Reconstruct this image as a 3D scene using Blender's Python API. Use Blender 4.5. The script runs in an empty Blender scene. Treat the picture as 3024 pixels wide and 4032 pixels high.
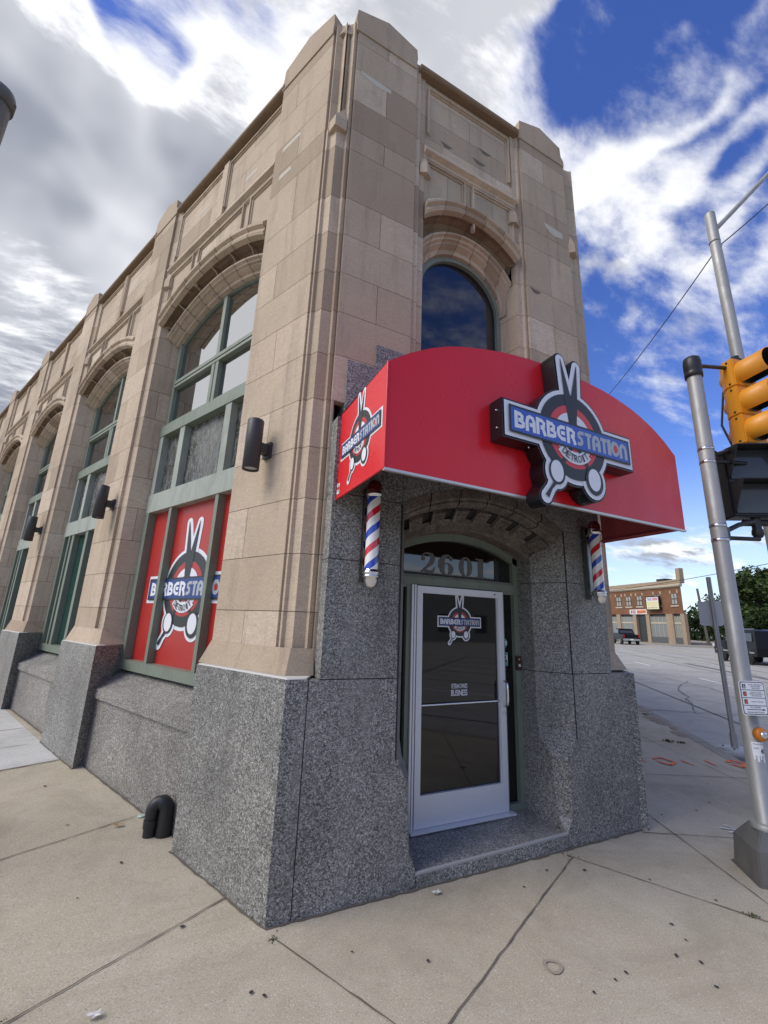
import bpy, bmesh, math, random
from math import sin, cos, pi, radians as rad, sqrt
from mathutils import Vector, Matrix
random.seed(7)
S = bpy.context.scene
COL = S.collection
# ---------------------------------------------------------------- camera
YAW, PITCH, ROLL = 0.451685, 0.2519687, 0.0382239
cd = bpy.data.cameras.new("camera"); cam = bpy.data.objects.new("camera", cd); COL.objects.link(cam)
cd.sensor_fit = 'HORIZONTAL'; cd.sensor_width = 36.0; cd.lens = 36.0*1695.6/3024.0
cd.clip_start = 0.05; cd.clip_end = 2000
fw = Vector((sin(YAW)*cos(PITCH), cos(YAW)*cos(PITCH), sin(PITCH)))
rt = Vector((cos(YAW), -sin(YAW), 0)); up = rt.cross(fw)
r2 = rt*cos(ROLL)+up*sin(ROLL); u2 = up*cos(ROLL)-rt*sin(ROLL)
M = Matrix((r2, u2, -fw)).transposed().to_4x4(); M.translation = Vector((0, 0, 1.6))
cam.matrix_world = M
S.camera = cam
# ---------------------------------------------------------------- sun, sky, exposure
SUNDIR = Vector((-0.73, 0.02, 0.68)).normalized()
sl = bpy.data.lights.new("sun", 'SUN'); sl.energy = 1.05; sl.angle = rad(36); sl.color = (1, .95, .88)
so = bpy.data.objects.new("sun", sl); COL.objects.link(so)
so.rotation_euler = SUNDIR.to_track_quat('Z', 'Y').to_euler()
W = bpy.data.worlds.new("World"); S.world = W; W.use_nodes = True
S.view_settings.view_transform = 'Standard'; S.view_settings.look = 'None'
S.view_settings.exposure = 1.32; S.view_settings.gamma = 1.0
def build_world():
    nt = W.node_tree; N = nt.nodes; L = nt.links; N.clear()
    out = N.new('ShaderNodeOutputWorld'); mix = N.new('ShaderNodeMixShader')
    b1 = N.new('ShaderNodeBackground'); b2 = N.new('ShaderNodeBackground')
    sky = N.new('ShaderNodeTexSky'); sky.sky_type = 'NISHITA'; sky.sun_disc = False
    sky.sun_elevation = math.asin(SUNDIR.z); sky.sun_rotation = math.atan2(SUNDIR.x, SUNDIR.y)
    sky.air_density = 1.0; sky.dust_density = 0.3; sky.ozone_density = 2.5
    hs = N.new('ShaderNodeHueSaturation'); hs.inputs['Saturation'].default_value = 1.25; hs.inputs['Hue'].default_value = .522; hs.inputs['Fac'].default_value = 1.0; hs.inputs['Value'].default_value = 1.0
    L.new(sky.outputs[0], hs.inputs['Color']); L.new(hs.outputs[0], b1.inputs[0]); b1.inputs[1].default_value = 0.080
    tc = N.new('ShaderNodeTexCoord'); nrm = N.new('ShaderNodeVectorMath'); nrm.operation = 'NORMALIZE'
    L.new(tc.outputs['Generated'], nrm.inputs[0])
    D = nrm.outputs[0]
    sep = N.new('ShaderNodeSeparateXYZ'); L.new(D, sep.inputs[0])
    def math_(op, a, b=None, clamp=False):
        m = N.new('ShaderNodeMath'); m.operation = op; m.use_clamp = clamp
        for i, v in enumerate((a, b)):
            if v is None: continue
            if isinstance(v, (int, float)): m.inputs[i].default_value = v
            else: L.new(v, m.inputs[i])
        return m.outputs[0]
    zz = math_('ADD', math_('MAXIMUM', sep.outputs[2], 0.0), 0.16)
    px = math_('DIVIDE', sep.outputs[0], zz); py = math_('DIVIDE', sep.outputs[1], zz)
    cmb = N.new('ShaderNodeCombineXYZ'); L.new(px, cmb.inputs[0]); L.new(py, cmb.inputs[1])
    mp = N.new('ShaderNodeMapping'); L.new(cmb.outputs[0], mp.inputs[0])
    mp.inputs['Rotation'].default_value = (0, 0, rad(-38)); mp.inputs['Scale'].default_value = (0.72, 1.35, 1)
    mp.inputs['Location'].default_value = (3.3, 1.2, 0)
    def noise(sc, det, rough, dist=0.0, vec=None, lac=2.0):
        n = N.new('ShaderNodeTexNoise'); n.inputs['Scale'].default_value = sc; n.inputs['Detail'].default_value = det
        n.inputs['Roughness'].default_value = rough; n.inputs['Distortion'].default_value = dist
        L.new(vec or mp.outputs[0], n.inputs['Vector']); return n.outputs[0]
    n1 = noise(2.5, 12, 0.63, 0.15)
    n2 = noise(0.9, 4, 0.5, 0.3)
    base = math_('ADD', math_('MULTIPLY', n1, 0.9), math_('MULTIPLY', n2, 0.7))   # mean about .8
    cov = math_('SUBTRACT', math_('MULTIPLY', base, 2.3), 1.80)
    wn = N.new('ShaderNodeTexNoise'); wn.inputs['Scale'].default_value = 3.5; wn.inputs['Detail'].default_value = 3; L.new(D, wn.inputs['Vector'])
    wv = N.new('ShaderNodeVectorMath'); wv.operation = 'MULTIPLY_ADD'; L.new(wn.outputs['Color'], wv.inputs[0]); wv.inputs[1].default_value = (.20, .20, .20)
    ws = N.new('ShaderNodeVectorMath'); ws.operation = 'SUBTRACT'; L.new(D, ws.inputs[0]); ws.inputs[1].default_value = (.10, .10, .10); L.new(ws.outputs[0], wv.inputs[2]); DW = wv.outputs[0]
    def blob(v, deg, w, soft=2.0):
        d = N.new('ShaderNodeVectorMath'); d.operation = 'DOT_PRODUCT'; L.new(DW, d.inputs[0]); d.inputs[1].default_value = v
        mr = N.new('ShaderNodeMapRange'); mr.interpolation_type = 'SMOOTHSTEP'
        mr.inputs['From Min'].default_value = cos(rad(deg*soft)); mr.inputs['From Max'].default_value = 1.0
        mr.inputs['To Max'].default_value = w; L.new(d.outputs['Value'], mr.inputs['Value']); return mr.outputs[0]
    for x, y, z, dg, w in [(.445, .315, .839, 9, -.22), (.352, .325, .878, 6, -.12), (.513, .361, .779, 6, -.16), (.692, .445, .568, 6, -.2),
                           (.669, .291, .684, 5, -.22), (.801, .299, .519, 5, -.16), (-.065, .534, .843, 8, -.72), (-.07, .60, .79, 6, -.55), (.43, -.62, .66, 14, -.02),
                           (.681, .192, .707, 5, -.16), (.81, .488, .324, 12, -.12),
                           (-.234, .694, .681, 30, .42), (-.219, .587, .779, 12, .5), (-.256, .821, .51, 16, .35), (.618, .254, .744, 7, .22), (.058, .595, .801, 11, .14), (.239, .435, .868, 7, .30), (.378, .397, .836, 5, .26),
                           (.577, .213, .789, 6, .16), (.637, .376, .673, 8, .24), (.751, .277, .6, 5, .2), (.781, .426, .457, 6, .16),
                           (-.7, .3, .6, 36, .14), (-.68, .54, .5, 14, .5)]:
        cov = math_('ADD', cov, blob((x, y, z), dg, w))
    ramp = N.new('ShaderNodeMapRange'); ramp.interpolation_type = 'SMOOTHSTEP'
    ramp.inputs['From Min'].default_value = -0.06; ramp.inputs['From Max'].default_value = 0.42; L.new(cov, ramp.inputs['Value'])
    # brightness of the cloud: thick parts grey, thin edges white
    thick = N.new('ShaderNodeMapRange'); thick.interpolation_type = 'SMOOTHSTEP'
    thick.inputs['From Min'].default_value = 0.22; thick.inputs['From Max'].default_value = 0.55
    n3 = noise(2.4, 11, 0.62, 0.25)
    tsum = math_('ADD', math_('MULTIPLY', cov, .30), math_('MULTIPLY', math_('SUBTRACT', n3, .5), 2.3))
    L.new(math_('ADD', math_('ADD', tsum, 0.22), blob((-.22, .60, .77), 12, .16)), thick.inputs['Value'])
    gl = blob((-.052, .647, .761), 9, -.45); gl2 = blob((.02, .54, .84), 8, -.55); gl3 = math_('ADD', blob((-.3, .78, .55), 8, -.25), blob((-.68, .54, .50), 15, -1.0))
    gr = blob((.62, .3, .72), 24, -.5)
    thf = math_('ADD', math_('ADD', math_('ADD', math_('ADD', thick.outputs[0], gl), gl2), gl3), gr, True)
    cr = N.new('ShaderNodeMix'); cr.data_type = 'RGBA'; L.new(thf, cr.inputs[0])
    cr.inputs[6].default_value = (.43, .435, .445, 1); cr.inputs[7].default_value = (.140, .149, .172, 1)
    L.new(cr.outputs[2], b2.inputs[0]); b2.inputs[1].default_value = 1.0
    pale = N.new('ShaderNodeMapRange'); pale.interpolation_type = 'SMOOTHSTEP'; pale.inputs['From Min'].default_value = 0.36; pale.inputs['From Max'].default_value = 0.0
    pale.inputs['To Max'].default_value = .7; L.new(sep.outputs[2], pale.inputs['Value'])
    b3 = N.new('ShaderNodeBackground'); b3.inputs[0].default_value = (.30, .355, .42, 1); mix0 = N.new('ShaderNodeMixShader')
    L.new(pale.outputs[0], mix0.inputs[0]); L.new(b1.outputs[0], mix0.inputs[1]); L.new(b3.outputs[0], mix0.inputs[2])
    hz = N.new('ShaderNodeMapRange'); hz.inputs['From Min'].default_value = 0.0; hz.inputs['From Max'].default_value = 0.10
    L.new(sep.outputs[2], hz.inputs['Value'])
    L.new(math_('MULTIPLY', math_('MULTIPLY', ramp.outputs[0], .96), hz.outputs[0]), mix.inputs[0])
    L.new(mix0.outputs[0], mix.inputs[1]); L.new(b2.outputs[0], mix.inputs[2]); L.new(mix.outputs[0], out.inputs[0])
build_world()

# ---------------------------------------------------------------- frames of the building
TH = 2.0026
C0 = Vector((0.716, 2.738))
dL = Vector((cos(TH), sin(TH))); nL = Vector((sin(TH), -cos(TH)))
def F(u, d, z): return Vector((C0.x+u, C0.y+d, z))
def Lf(s, d, z):
    q = C0+dL*s+nL*d; return Vector((q.x, q.y, z))
CR = C0+Vector((3.13, 0)); PH = rad(50.0)
dR = Vector((cos(PH), sin(PH))); nR = Vector((-sin(PH), cos(PH)))
def Rf(s, d, z):
    q = CR+dR*s+nR*d; return Vector((q.x, q.y, z))
def GZ(x, y):
    q = Vector((x, y))-C0; s = q.dot(dL)
    return 0.03*max(0.0, s) if s > 0 else 0.0
# ---------------------------------------------------------------- mesh helpers
class MB:
    def __init__(s): s.v = []; s.f = []; s.m = []; s.t = []; s.sm = []
    def face(s, pts, mi=0, tone=0.5, sm=False):
        b = len(s.v); s.v += [tuple(p) for p in pts]; s.f.append(tuple(range(b, b+len(pts)))); s.m.append(mi); s.t.append(tone); s.sm.append(sm)
    def grid(s, rows, mi=0, tone=.5, closed=False, sm=True):
        b = len(s.v); n = len(rows[0])
        for r in rows: s.v += [tuple(p) for p in r]
        for i in range(len(rows)-1):
            for j in range(n if closed else n-1):
                k = (j+1) % n
                s.f.append((b+i*n+j, b+i*n+k, b+(i+1)*n+k, b+(i+1)*n+j)); s.m.append(mi); s.t.append(tone); s.sm.append(sm)
    def prism(s, A, B, mi=0, tone=.5, caps=True):
        n = len(A)
        for i in range(n):
            k = (i+1) % n; s.face([A[i], A[k], B[k], B[i]], mi, tone)
        if caps: s.face(A[::-1], mi, tone); s.face(B, mi, tone)
    def box(s, fr, a0, a1, d0, d1, z0, z1, mi=0, tone=.5):
        A = [fr(a0, d0, z0), fr(a1, d0, z0), fr(a1, d1, z0), fr(a0, d1, z0)]
        B = [fr(a0, d0, z1), fr(a1, d0, z1), fr(a1, d1, z1), fr(a0, d1, z1)]
        s.prism(A, B, mi, tone)
    def tube(s, pts, r, seg=12, mi=0, cap=True, tone=.5):
        pts = [Vector(p) for p in pts]; rows = []
        rs = r if isinstance(r, (list, tuple)) else [r]*len(pts)
        t0 = (pts[1]-pts[0]).normalized(); ref = Vector((0, 0, 1)) if abs(t0.z) < .9 else Vector((1, 0, 0))
        x = t0.cross(ref).normalized()
        for i, p in enumerate(pts):
            t = (pts[min(i+1, len(pts)-1)]-pts[max(i-1, 0)]).normalized()
            x = (x-t*x.dot(t)).normalized(); y = t.cross(x)
            rows.append([p+(x*cos(2*pi*k/seg)+y*sin(2*pi*k/seg))*rs[i] for k in range(seg)])
        s.grid(rows, mi, tone, closed=True)
        if cap: s.face(rows[0][::-1], mi, tone); s.face(rows[-1], mi, tone)
    def lathe(s, org, prof, seg=20, mi=0, ax=Vector((0, 0, 1)), sm=True):
        ax = Vector(ax).normalized(); ref = Vector((1, 0, 0)) if abs(ax.x) < .9 else Vector((0, 1, 0))
        x = ax.cross(ref).normalized(); y = ax.cross(x); org = Vector(org)
        rows = [[org+ax*h+(x*cos(2*pi*k/seg)+y*sin(2*pi*k/seg))*max(r, 1e-4) for k in range(seg)] for r, h in prof]
        s.grid(rows, mi, closed=True, sm=sm)
    def build(s, name, mats, parent=None, bevel=0, autosm=False):
        me = bpy.data.meshes.new(name); me.from_pydata(s.v, [], s.f)
        if not isinstance(mats, (list, tuple)): mats = [mats]
        for m in mats: me.materials.append(m)
        me.polygons.foreach_set('material_index', s.m); me.polygons.foreach_set('use_smooth', s.sm)
        a = me.attributes.new('tone', 'FLOAT', 'FACE'); a.data.foreach_set('value', s.t)
        me.update()
        o = bpy.data.objects.new(name, me); COL.objects.link(o)
        if parent: o.parent = parent
        if bevel:
            bm = bmesh.new(); bm.from_mesh(me); bmesh.ops.remove_doubles(bm, verts=bm.verts, dist=1e-5)
            bmesh.ops.recalc_face_normals(bm, faces=bm.faces)
            ed = [e for e in bm.edges if len(e.link_faces) == 2 and e.calc_face_angle(0) > .6]
            bmesh.ops.bevel(bm, geom=ed, offset=bevel, segments=2, affect='EDGES', clamp_overlap=True); bm.to_mesh(me); bm.free()
        return o
def tag(o, label=None, cat=None, group=None, kind=None):
    if label: o['label'] = label
    if cat: o['category'] = cat
    if group: o['group'] = group
    if kind: o['kind'] = kind
    return o
def empty(name, loc=(0, 0, 0), rz=0):
    o = bpy.data.objects.new(name, None); COL.objects.link(o); o.location = loc; o.rotation_euler = (0, 0, rz)
    o.empty_display_size = .2; return o
def copy_tree(o, parent=None):
    c = o.copy(); COL.objects.link(c)
    if parent: c.parent = parent
    for ch in [x for x in list(bpy.data.objects) if x.parent == o]: copy_tree(ch, c)
    return c
# ---------------------------------------------------------------- materials
def mat(name, col=(.5, .5, .5), rough=.6, metal=0, spec=.5, **k):
    m = bpy.data.materials.new(name); m.use_nodes = True; b = m.node_tree.nodes['Principled BSDF']
    b.inputs['Base Color'].default_value = (*col, 1); b.inputs['Roughness'].default_value = rough; b.inputs['Metallic'].default_value = metal
    b.inputs['Specular IOR Level'].default_value = spec
    for n, v in k.items(): b.inputs[n.replace('_', ' ')].default_value = v
    return m
class NT:
    def __init__(s, m): s.m = m; s.t = m.node_tree; s.N = s.t.nodes; s.L = s.t.links; s.b = s.N['Principled BSDF']; s.tc = s.N.new('ShaderNodeTexCoord')
    def noise(s, sc, det=4, ro=.55, dist=0, vec=None):
        n = s.N.new('ShaderNodeTexNoise'); n.inputs['Scale'].default_value = sc; n.inputs['Detail'].default_value = det
        n.inputs['Roughness'].default_value = ro; n.inputs['Distortion'].default_value = dist
        s.L.new(vec or s.tc.outputs['Object'], n.inputs['Vector']); return n.outputs[0]
    def voro(s, sc, vec=None, out='Color', feat='F1'):
        n = s.N.new('ShaderNodeTexVoronoi'); n.feature = feat; n.inputs['Scale'].default_value = sc
        s.L.new(vec or s.tc.outputs['Object'], n.inputs['Vector']); return n.outputs[out]
    def map(s, scale, rot=(0, 0, 0)):
        n = s.N.new('ShaderNodeMapping'); n.inputs['Scale'].default_value = scale; n.inputs['Rotation'].default_value = rot
        s.L.new(s.tc.outputs['Object'], n.inputs[0]); return n.outputs[0]
    def ramp(s, fac, stops, const=False):
        n = s.N.new('ShaderNodeValToRGB'); cr = n.color_ramp
        if const: cr.interpolation = 'CONSTANT'
        while len(cr.elements) < len(stops): cr.elements.new(.5)
        for e, (p, c) in zip(cr.elements, stops): e.position = p; e.color = (*c, 1) if len(c) == 3 else c
        s.L.new(fac, n.inputs[0]); return n.outputs[0]
    def mr(s, v, a, b, c, d):
        n = s.N.new('ShaderNodeMapRange'); s.L.new(v, n.inputs[0])
        for i, x in enumerate((a, b, c, d)): n.inputs[i+1].default_value = x
        return n.outputs[0]
    def mix(s, fac, a, b, mode='MIX'):
        n = s.N.new('ShaderNodeMix'); n.data_type = 'RGBA'; n.blend_type = mode
        for i, v in ((0, fac), (6, a), (7, b)):
            if isinstance(v, (int, float)): n.inputs[i].default_value = v
            elif isinstance(v, tuple): n.inputs[i].default_value = (*v, 1)
            else: s.L.new(v, n.inputs[i])
        return n.outputs[2]
    def math(s, op, a, b=0, clamp=False):
        m = s.N.new('ShaderNodeMath'); m.operation = op; m.use_clamp = clamp
        for i, v in enumerate((a, b)):
            if isinstance(v, (int, float)): m.inputs[i].default_value = v
            else: s.L.new(v, m.inputs[i])
        return m.outputs[0]
    def attr(s, n):
        a = s.N.new('ShaderNodeAttribute'); a.attribute_name = n; return a.outputs['Fac']
    def sepc(s, v):
        n = s.N.new('ShaderNodeSeparateColor'); s.L.new(v, n.inputs[0]); return n.outputs
    def col(s, c): s.L.new(c, s.b.inputs['Base Color'])
    def rough(s, c): s.L.new(c, s.b.inputs['Roughness'])
    def bump(s, h, st=.3, dist=.01):
        n = s.N.new('ShaderNodeBump'); n.inputs['Strength'].default_value = st; n.inputs['Distance'].default_value = dist
        s.L.new(h, n.inputs['Height']); s.L.new(n.outputs[0], s.b.inputs['Normal'])
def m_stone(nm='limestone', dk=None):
    m = mat(nm, rough=.85, spec=.25); n = NT(m)
    a = n.noise(1.6, 5, .6, .4); g = n.noise(90, 5, .7); t = n.attr('tone')
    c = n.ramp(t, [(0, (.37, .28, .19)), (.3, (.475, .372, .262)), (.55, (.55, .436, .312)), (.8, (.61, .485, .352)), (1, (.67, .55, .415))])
    # rift veins whose strength differs from block to block
    v = n.noise(5.5, 6, .62, 2.6, n.map((1, 1, 2.6)))
    vein = n.math('MULTIPLY', n.mr(v, .44, .56, 0, 1), n.mr(t, .35, 1, .15, .8))
    c = n.mix(n.math('MULTIPLY', vein, .22), c, (.20, .14, .095), 'MIX')
    c = n.mix(n.mr(a, .3, .7, .0, .26), c, (.22, .165, .12), 'MIX')
    c = n.mix(1, c, n.ramp(g, [(.25, (.72, .72, .72)), (.75, (1.2, 1.2, 1.2))]), 'MULTIPLY')
    # soot and runoff streaks: long vertical stretch
    s_ = n.noise(7, 5, .65, .2, n.map((1, 1, .10)))
    c = n.mix(n.mr(s_, .52, .76, 0, .5), c, (.17, .14, .115), 'MIX')
    e_ = n.noise(11, 6, .7, .8); c = n.mix(n.mr(e_, .60, .70, 0, .35), c, (.24, .19, .15), 'MIX')
    w = n.noise(2.3, 4, .6, .1, n.map((1, 1, .35)))
    c = n.mix(n.mr(w, .60, .82, 0, .3), c, (.50, .44, .37), 'MIX')
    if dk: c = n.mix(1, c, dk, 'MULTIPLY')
    n.col(c); n.bump(n.math('ADD', n.math('MULTIPLY', g, .5), n.math('MULTIPLY', v, .8)), .28, .006); return m
def m_granite(name='granite', k=1.0, warm=0.0, sc=1.0):
    m = mat(name, rough=.5, spec=.4); n = NT(m)
    wv = n.noise(90*sc, 2, .5, 0)
    v = n.sepc(n.voro(185*sc))[0]; v2 = n.sepc(n.voro(92*sc))[1]
    mixv = n.math('ADD', n.math('MULTIPLY', v, .65), n.math('MULTIPLY', v2, .35))
    a = n.noise(2.0, 4, .6)
    w = warm
    c = n.ramp(mixv, [(.10, (.045*k, .045*k, .043*k)), (.30, (.10*k, .099*k, .095*k)), (.52, (.215*k+.014*w, .212*k+.006*w, .20*k)), (.72, (.33*k+.02*w, .325*k+.008*w, .305*k)), (.95, (.56*k, .55*k, .52*k))])
    c = n.mix(1, c, n.ramp(a, [(.3, (.78, .78, .77)), (.7, (1.15, 1.14, 1.1))]), 'MULTIPLY')
    s_ = n.noise(5, 4, .6, .2, n.map((1, 1, .12)))
    c = n.mix(n.mr(s_, .50, .78, 0, .5), c, (.27, .26, .235), 'MIX'); s2_ = n.noise(3.2, 5, .7, .4, n.map((1, 1, .3))); c = n.mix(n.mr(s2_, .52, .75, 0, .45), c, (.055, .054, .05), 'MIX')
    n.col(c); n.rough(n.mr(v, 0, 1, .32, .6)); n.bump(n.math('ADD', v, n.math('MULTIPLY', wv, .5)), .12, .003); return m
def m_concrete(name, c0, c1, grain=1.0):
    m = mat(name, rough=.9, spec=.2); n = NT(m)
    a = n.noise(.55, 6, .62, .3); g = n.noise(150, 4, .75); g2 = n.sepc(n.voro(170))[0]; b = n.noise(5, 5, .6, .5)
    c = n.mix(n.mr(a, .3, .7, 0, 1), c0, c1)
    c = n.mix(n.mr(b, .45, .75, 0, .28), c, tuple(x*.72 for x in c0))
    c = n.mix(1, c, n.ramp(g, [(.3, (.66, .66, .66)), (.5, (1, 1, 1)), (.72, (1.3, 1.29, 1.27))]), 'MULTIPLY')
    c = n.mix(n.math('MULTIPLY', n.mr(g2, .93, .97, 0, 1), .5*grain), c, (.62, .60, .56))
    c = n.mix(n.math('MULTIPLY', n.mr(g2, .04, .02, 0, 1), .4*grain), c, (.16, .15, .13))
    e2 = n.noise(.9, 7, .7, 1.2); c = n.mix(n.mr(e2, .47, .70, 0, .5), c, tuple(x*.60 for x in c0)); e4 = n.noise(3.3, 6, .7, .6, n.map((1, .35, 1), (0, 0, .5))); c = n.mix(n.mr(e4, .56, .72, 0, .3), c, (.55, .51, .43)); e3 = n.noise(26, 5, .7, .3); c = n.mix(n.mr(e3, .58, .72, 0, .25), c, tuple(x*.7 for x in c0))
    d = n.noise(1.3, 3, .5, .8)
    c = n.mix(n.mr(d, .62, .80, 0, .35), c, tuple(x*.6 for x in c0))
    n.col(c); n.bump(n.math('ADD', g, n.math('MULTIPLY', g2, .5)), .35, .004); return m
def m_paint(name, col, rough=.5, wear=(.0), dirt=.2, bump=.05):
    m = mat(name, rough=rough); n = NT(m)
    a = n.noise(6, 5, .65, .5, n.map((1, 1, .4))); g = n.noise(60, 3, .6)
    c = n.mix(n.mr(a, .45, .8, 0, dirt*2), col, tuple(x*.45 for x in col))
    c = n.mix(n.mr(g, .3, .7, 0, .12), c, tuple(min(1, x*1.5) for x in col))
    n.col(c); n.rough(n.mr(a, .3, .7, rough*.8, min(1, rough*1.25))); n.bump(g, bump, .003); return m
def m_brick():
    m = mat('brick', rough=.9, spec=.2); n = NT(m)
    b = n.N.new('ShaderNodeTexBrick'); n.L.new(n.tc.outputs['UV'], b.inputs['Vector'])
    a = n.noise(.6, 4, .6); g = n.noise(14, 4, .6)
    c = n.ramp(n.math('ADD', n.math('MULTIPLY', a, .5), n.math('MULTIPLY', g, .5)), [(.3, (.10, .048, .027)), (.5, (.19, .09, .048)), (.7, (.27, .145, .08))])
    sx = n.N.new('ShaderNodeSeparateXYZ'); n.L.new(n.tc.outputs['Object'], sx.inputs[0])
    ln = n.math('FRACT', n.math('MULTIPLY', sx.outputs[2], 6.5))
    c = n.mix(n.mr(ln, .88, .95, 0, .35), c, (.3, .26, .21))
    n.col(c); n.bump(g, .3, .02); return m
STONE = m_stone(); STONED = m_stone('dark_brown_limestone', (.56, .50, .44)); GRAN = m_granite(); GRANP = m_granite('granite_panel', 1.0, 1.5, 1.0)  # STONED: darker brown copy of the limestone for arch coves and copings
MORT = mat('mortar', (.15, .12, .095), .95); GMORT = mat('dark_joint', (.03, .028, .026), .9)
CONC = m_concrete('concrete_tan', (.43, .37, .27), (.49, .44, .345)); CONCW = m_concrete('concrete_white', (.50, .49, .46), (.58, .575, .55), .3)
CONCB = m_concrete('concrete_buff', (.42, .31, .22), (.46, .36, .27), .4)
KERB = m_concrete('kerb_concrete', (.30, .27, .23), (.36, .33, .29))
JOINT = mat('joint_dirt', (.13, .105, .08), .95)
GREEN = m_paint('green_paint', (.185, .215, .165), .5, dirt=.25); GREENL = m_paint('weathered_green_paint', (.33, .355, .30), .65, dirt=.35)
RED = m_paint('red_metal', (.66, .010, .018), .30, dirt=.02, bump=.01); RED.node_tree.nodes['Principled BSDF'].inputs['Coat Weight'].default_value = .10; RED.node_tree.nodes['Principled BSDF'].inputs['Coat Roughness'].default_value = .16
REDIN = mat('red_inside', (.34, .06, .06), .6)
REDF = mat('red_film', (.42, .028, .022), .35)
BLACK = mat('black_gloss', (.008, .008, .009), .25); BLACKM = m_paint('black_iron', (.018, .018, .019), .45, dirt=.3)
LBLACK = mat('logo_black', (.022, .026, .03), .4); LWHITE = mat('logo_white', (.74, .75, .78), .4); LRED = mat('logo_red', (.62, .055, .06), .4)
LBLUE = mat('logo_blue', (.035, .105, .44), .4); LBLUED = mat('logo_blue_film', (.018, .05, .20), .4); LGREY = mat('logo_grey', (.40, .43, .46), .35)
CHROME = mat('chrome', (.75, .75, .76), .16, 1); ALU = m_paint('brushed_aluminium', (.70, .71, .73), .4, dirt=.04); ALU.node_tree.nodes['Principled BSDF'].inputs['Metallic'].default_value = .25
GALV = m_paint('galvanised_steel', (.34, .335, .32), .5, dirt=.3); GALV.node_tree.nodes['Principled BSDF'].inputs['Metallic'].default_value = .35
GLASS = mat('dark_glass', (.006, .008, .008), .02, 0, 1.0); GLASS.node_tree.nodes['Principled BSDF'].inputs['IOR'].default_value = 3.0
GLASSD = mat('door_glass', (.007, .007, .007), .03, 0, .5); GLASSD.node_tree.nodes['Principled BSDF'].inputs['IOR'].default_value = 1.6
GLASST = mat('transom_glass', (.007, .009, .008), .03, 0, .5); GLASST.node_tree.nodes['Principled BSDF'].inputs['IOR'].default_value = 1.9
GLASSB = mat('blue_reflecting_glass', (.004, .006, .012), .02, 0, .5); GLASSB.node_tree.nodes['Principled BSDF'].inputs['IOR'].default_value = 1.85
GLASSG = mat('green_glass', (.020, .055, .042), .05, 0, .5)
BRONZE = m_paint('dark_bronze', (.045, .041, .042), .5, dirt=.15)
def m_wrinkle():
    m = mat('wrinkled_film_glass', rough=.12); n = NT(m)
    a = n.noise(5, 8, .7, 2.2, n.map((1, 1, .45))); r = n.voro(4.5, n.map((1, 1, .3), (.3, .2, .4)), 'Distance', 'DISTANCE_TO_EDGE')
    f = n.noise(1.5, 3, .5)
    c = n.ramp(a, [(.35, (.012, .014, .013)), (.52, (.05, .055, .055)), (.62, (.13, .14, .14)), (.72, (.04, .045, .04))])
    k = n.noise(9, 6, .75, 3.5, n.map((1, 1, .22), (.2, .35, 0)))
    c = n.mix(n.mr(n.math('ABSOLUTE', n.math('SUBTRACT', k, .5)), 0, .02, .9, 0), c, (.50, .46, .34))
    n.col(c); n.bump(a, .4, .02); n.rough(n.mr(a, .3, .7, .08, .4)); return m
WRIN = m_wrinkle()
ASPH = m_concrete('worn_road', (.37, .355, .325), (.43, .415, .385), .4)
TAR = mat('tar_crack', (.13, .128, .12), .8); WPAINT = mat('road_white', (.62, .62, .6), .7); YPAINT = mat('road_yellow', (.50, .40, .22), .8)
ORANGE = mat('orange_spray', (.85, .17, .055), .8); GUM = mat('gum', (.035, .032, .03), .8)
# ---------------------------------------------------------------- wall builders
GAP = .0024
def block(mb, pts, back, z0, z1, tone, mi=0, gap=GAP, gl=0.0, gr=0.0):
    """pts: list of XY front path; back: vector from front to back"""
    p = [Vector(q) for q in pts]
    if gl: p[0] = p[0]+(p[1]-p[0]).normalized()*gl
    if gr: p[-1] = p[-1]+(p[-2]-p[-1]).normalized()*gr
    a, b = z0+gap, z1-gap
    A = [Vector((q.x, q.y, a)) for q in p]; B = [Vector((q.x, q.y, b)) for q in p]
    ck = Vector((back[0], back[1], 0))
    for i in range(len(p)-1): mb.face([A[i], A[i+1], B[i+1], B[i]], mi, tone)
    Ab = [v+ck for v in A]; Bb = [v+ck for v in B]
    for i in range(len(p)-1):
        mb.face([A[i+1], A[i], Ab[i], Ab[i+1]], mi, tone); mb.face([B[i], B[i+1], Bb[i+1], Bb[i]], mi, tone)
    mb.face([A[0], B[0], Bb[0], Ab[0]], mi, tone); mb.face([A[-1], B[-1], Bb[-1], Ab[-1]], mi, tone)
def core(mb, pts, back, z0, z1, off, mi=0):
    o = Vector(off)
    p = [Vector(q)+o for q in pts]
    for i in range(len(p)-1):
        mb.face([(p[i].x, p[i].y, z0), (p[i+1].x, p[i+1].y, z0), (p[i+1].x, p[i+1].y, z1), (p[i].x, p[i].y, z1)], mi)
def xy(fr, *ps): return [fr(a, d, 0).xy for a, d in ps]
ZC = [1.25, 1.652, 2.045, 2.445, 2.842, 3.237, 3.637, 4.034, 4.42, 4.813, 5.208, 5.772, 6.024, 6.388, 6.802, 7.18, 7.45]
rt_ = random.Random(3)
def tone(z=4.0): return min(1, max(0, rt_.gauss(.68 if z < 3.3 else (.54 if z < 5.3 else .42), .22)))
building = empty('corner_building', (C0.x, C0.y, 0))
tag(building, 'narrow tan stone corner building with speckled grey granite base, arched windows and glass entrance door', 'building')
def child(o): o.matrix_parent_inverse = building.matrix_world.inverted(); return o
st = MB(); mo = MB()
building.matrix_world.translation = (C0.x, C0.y, 0)
bpy.context.view_layer.update()
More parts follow.
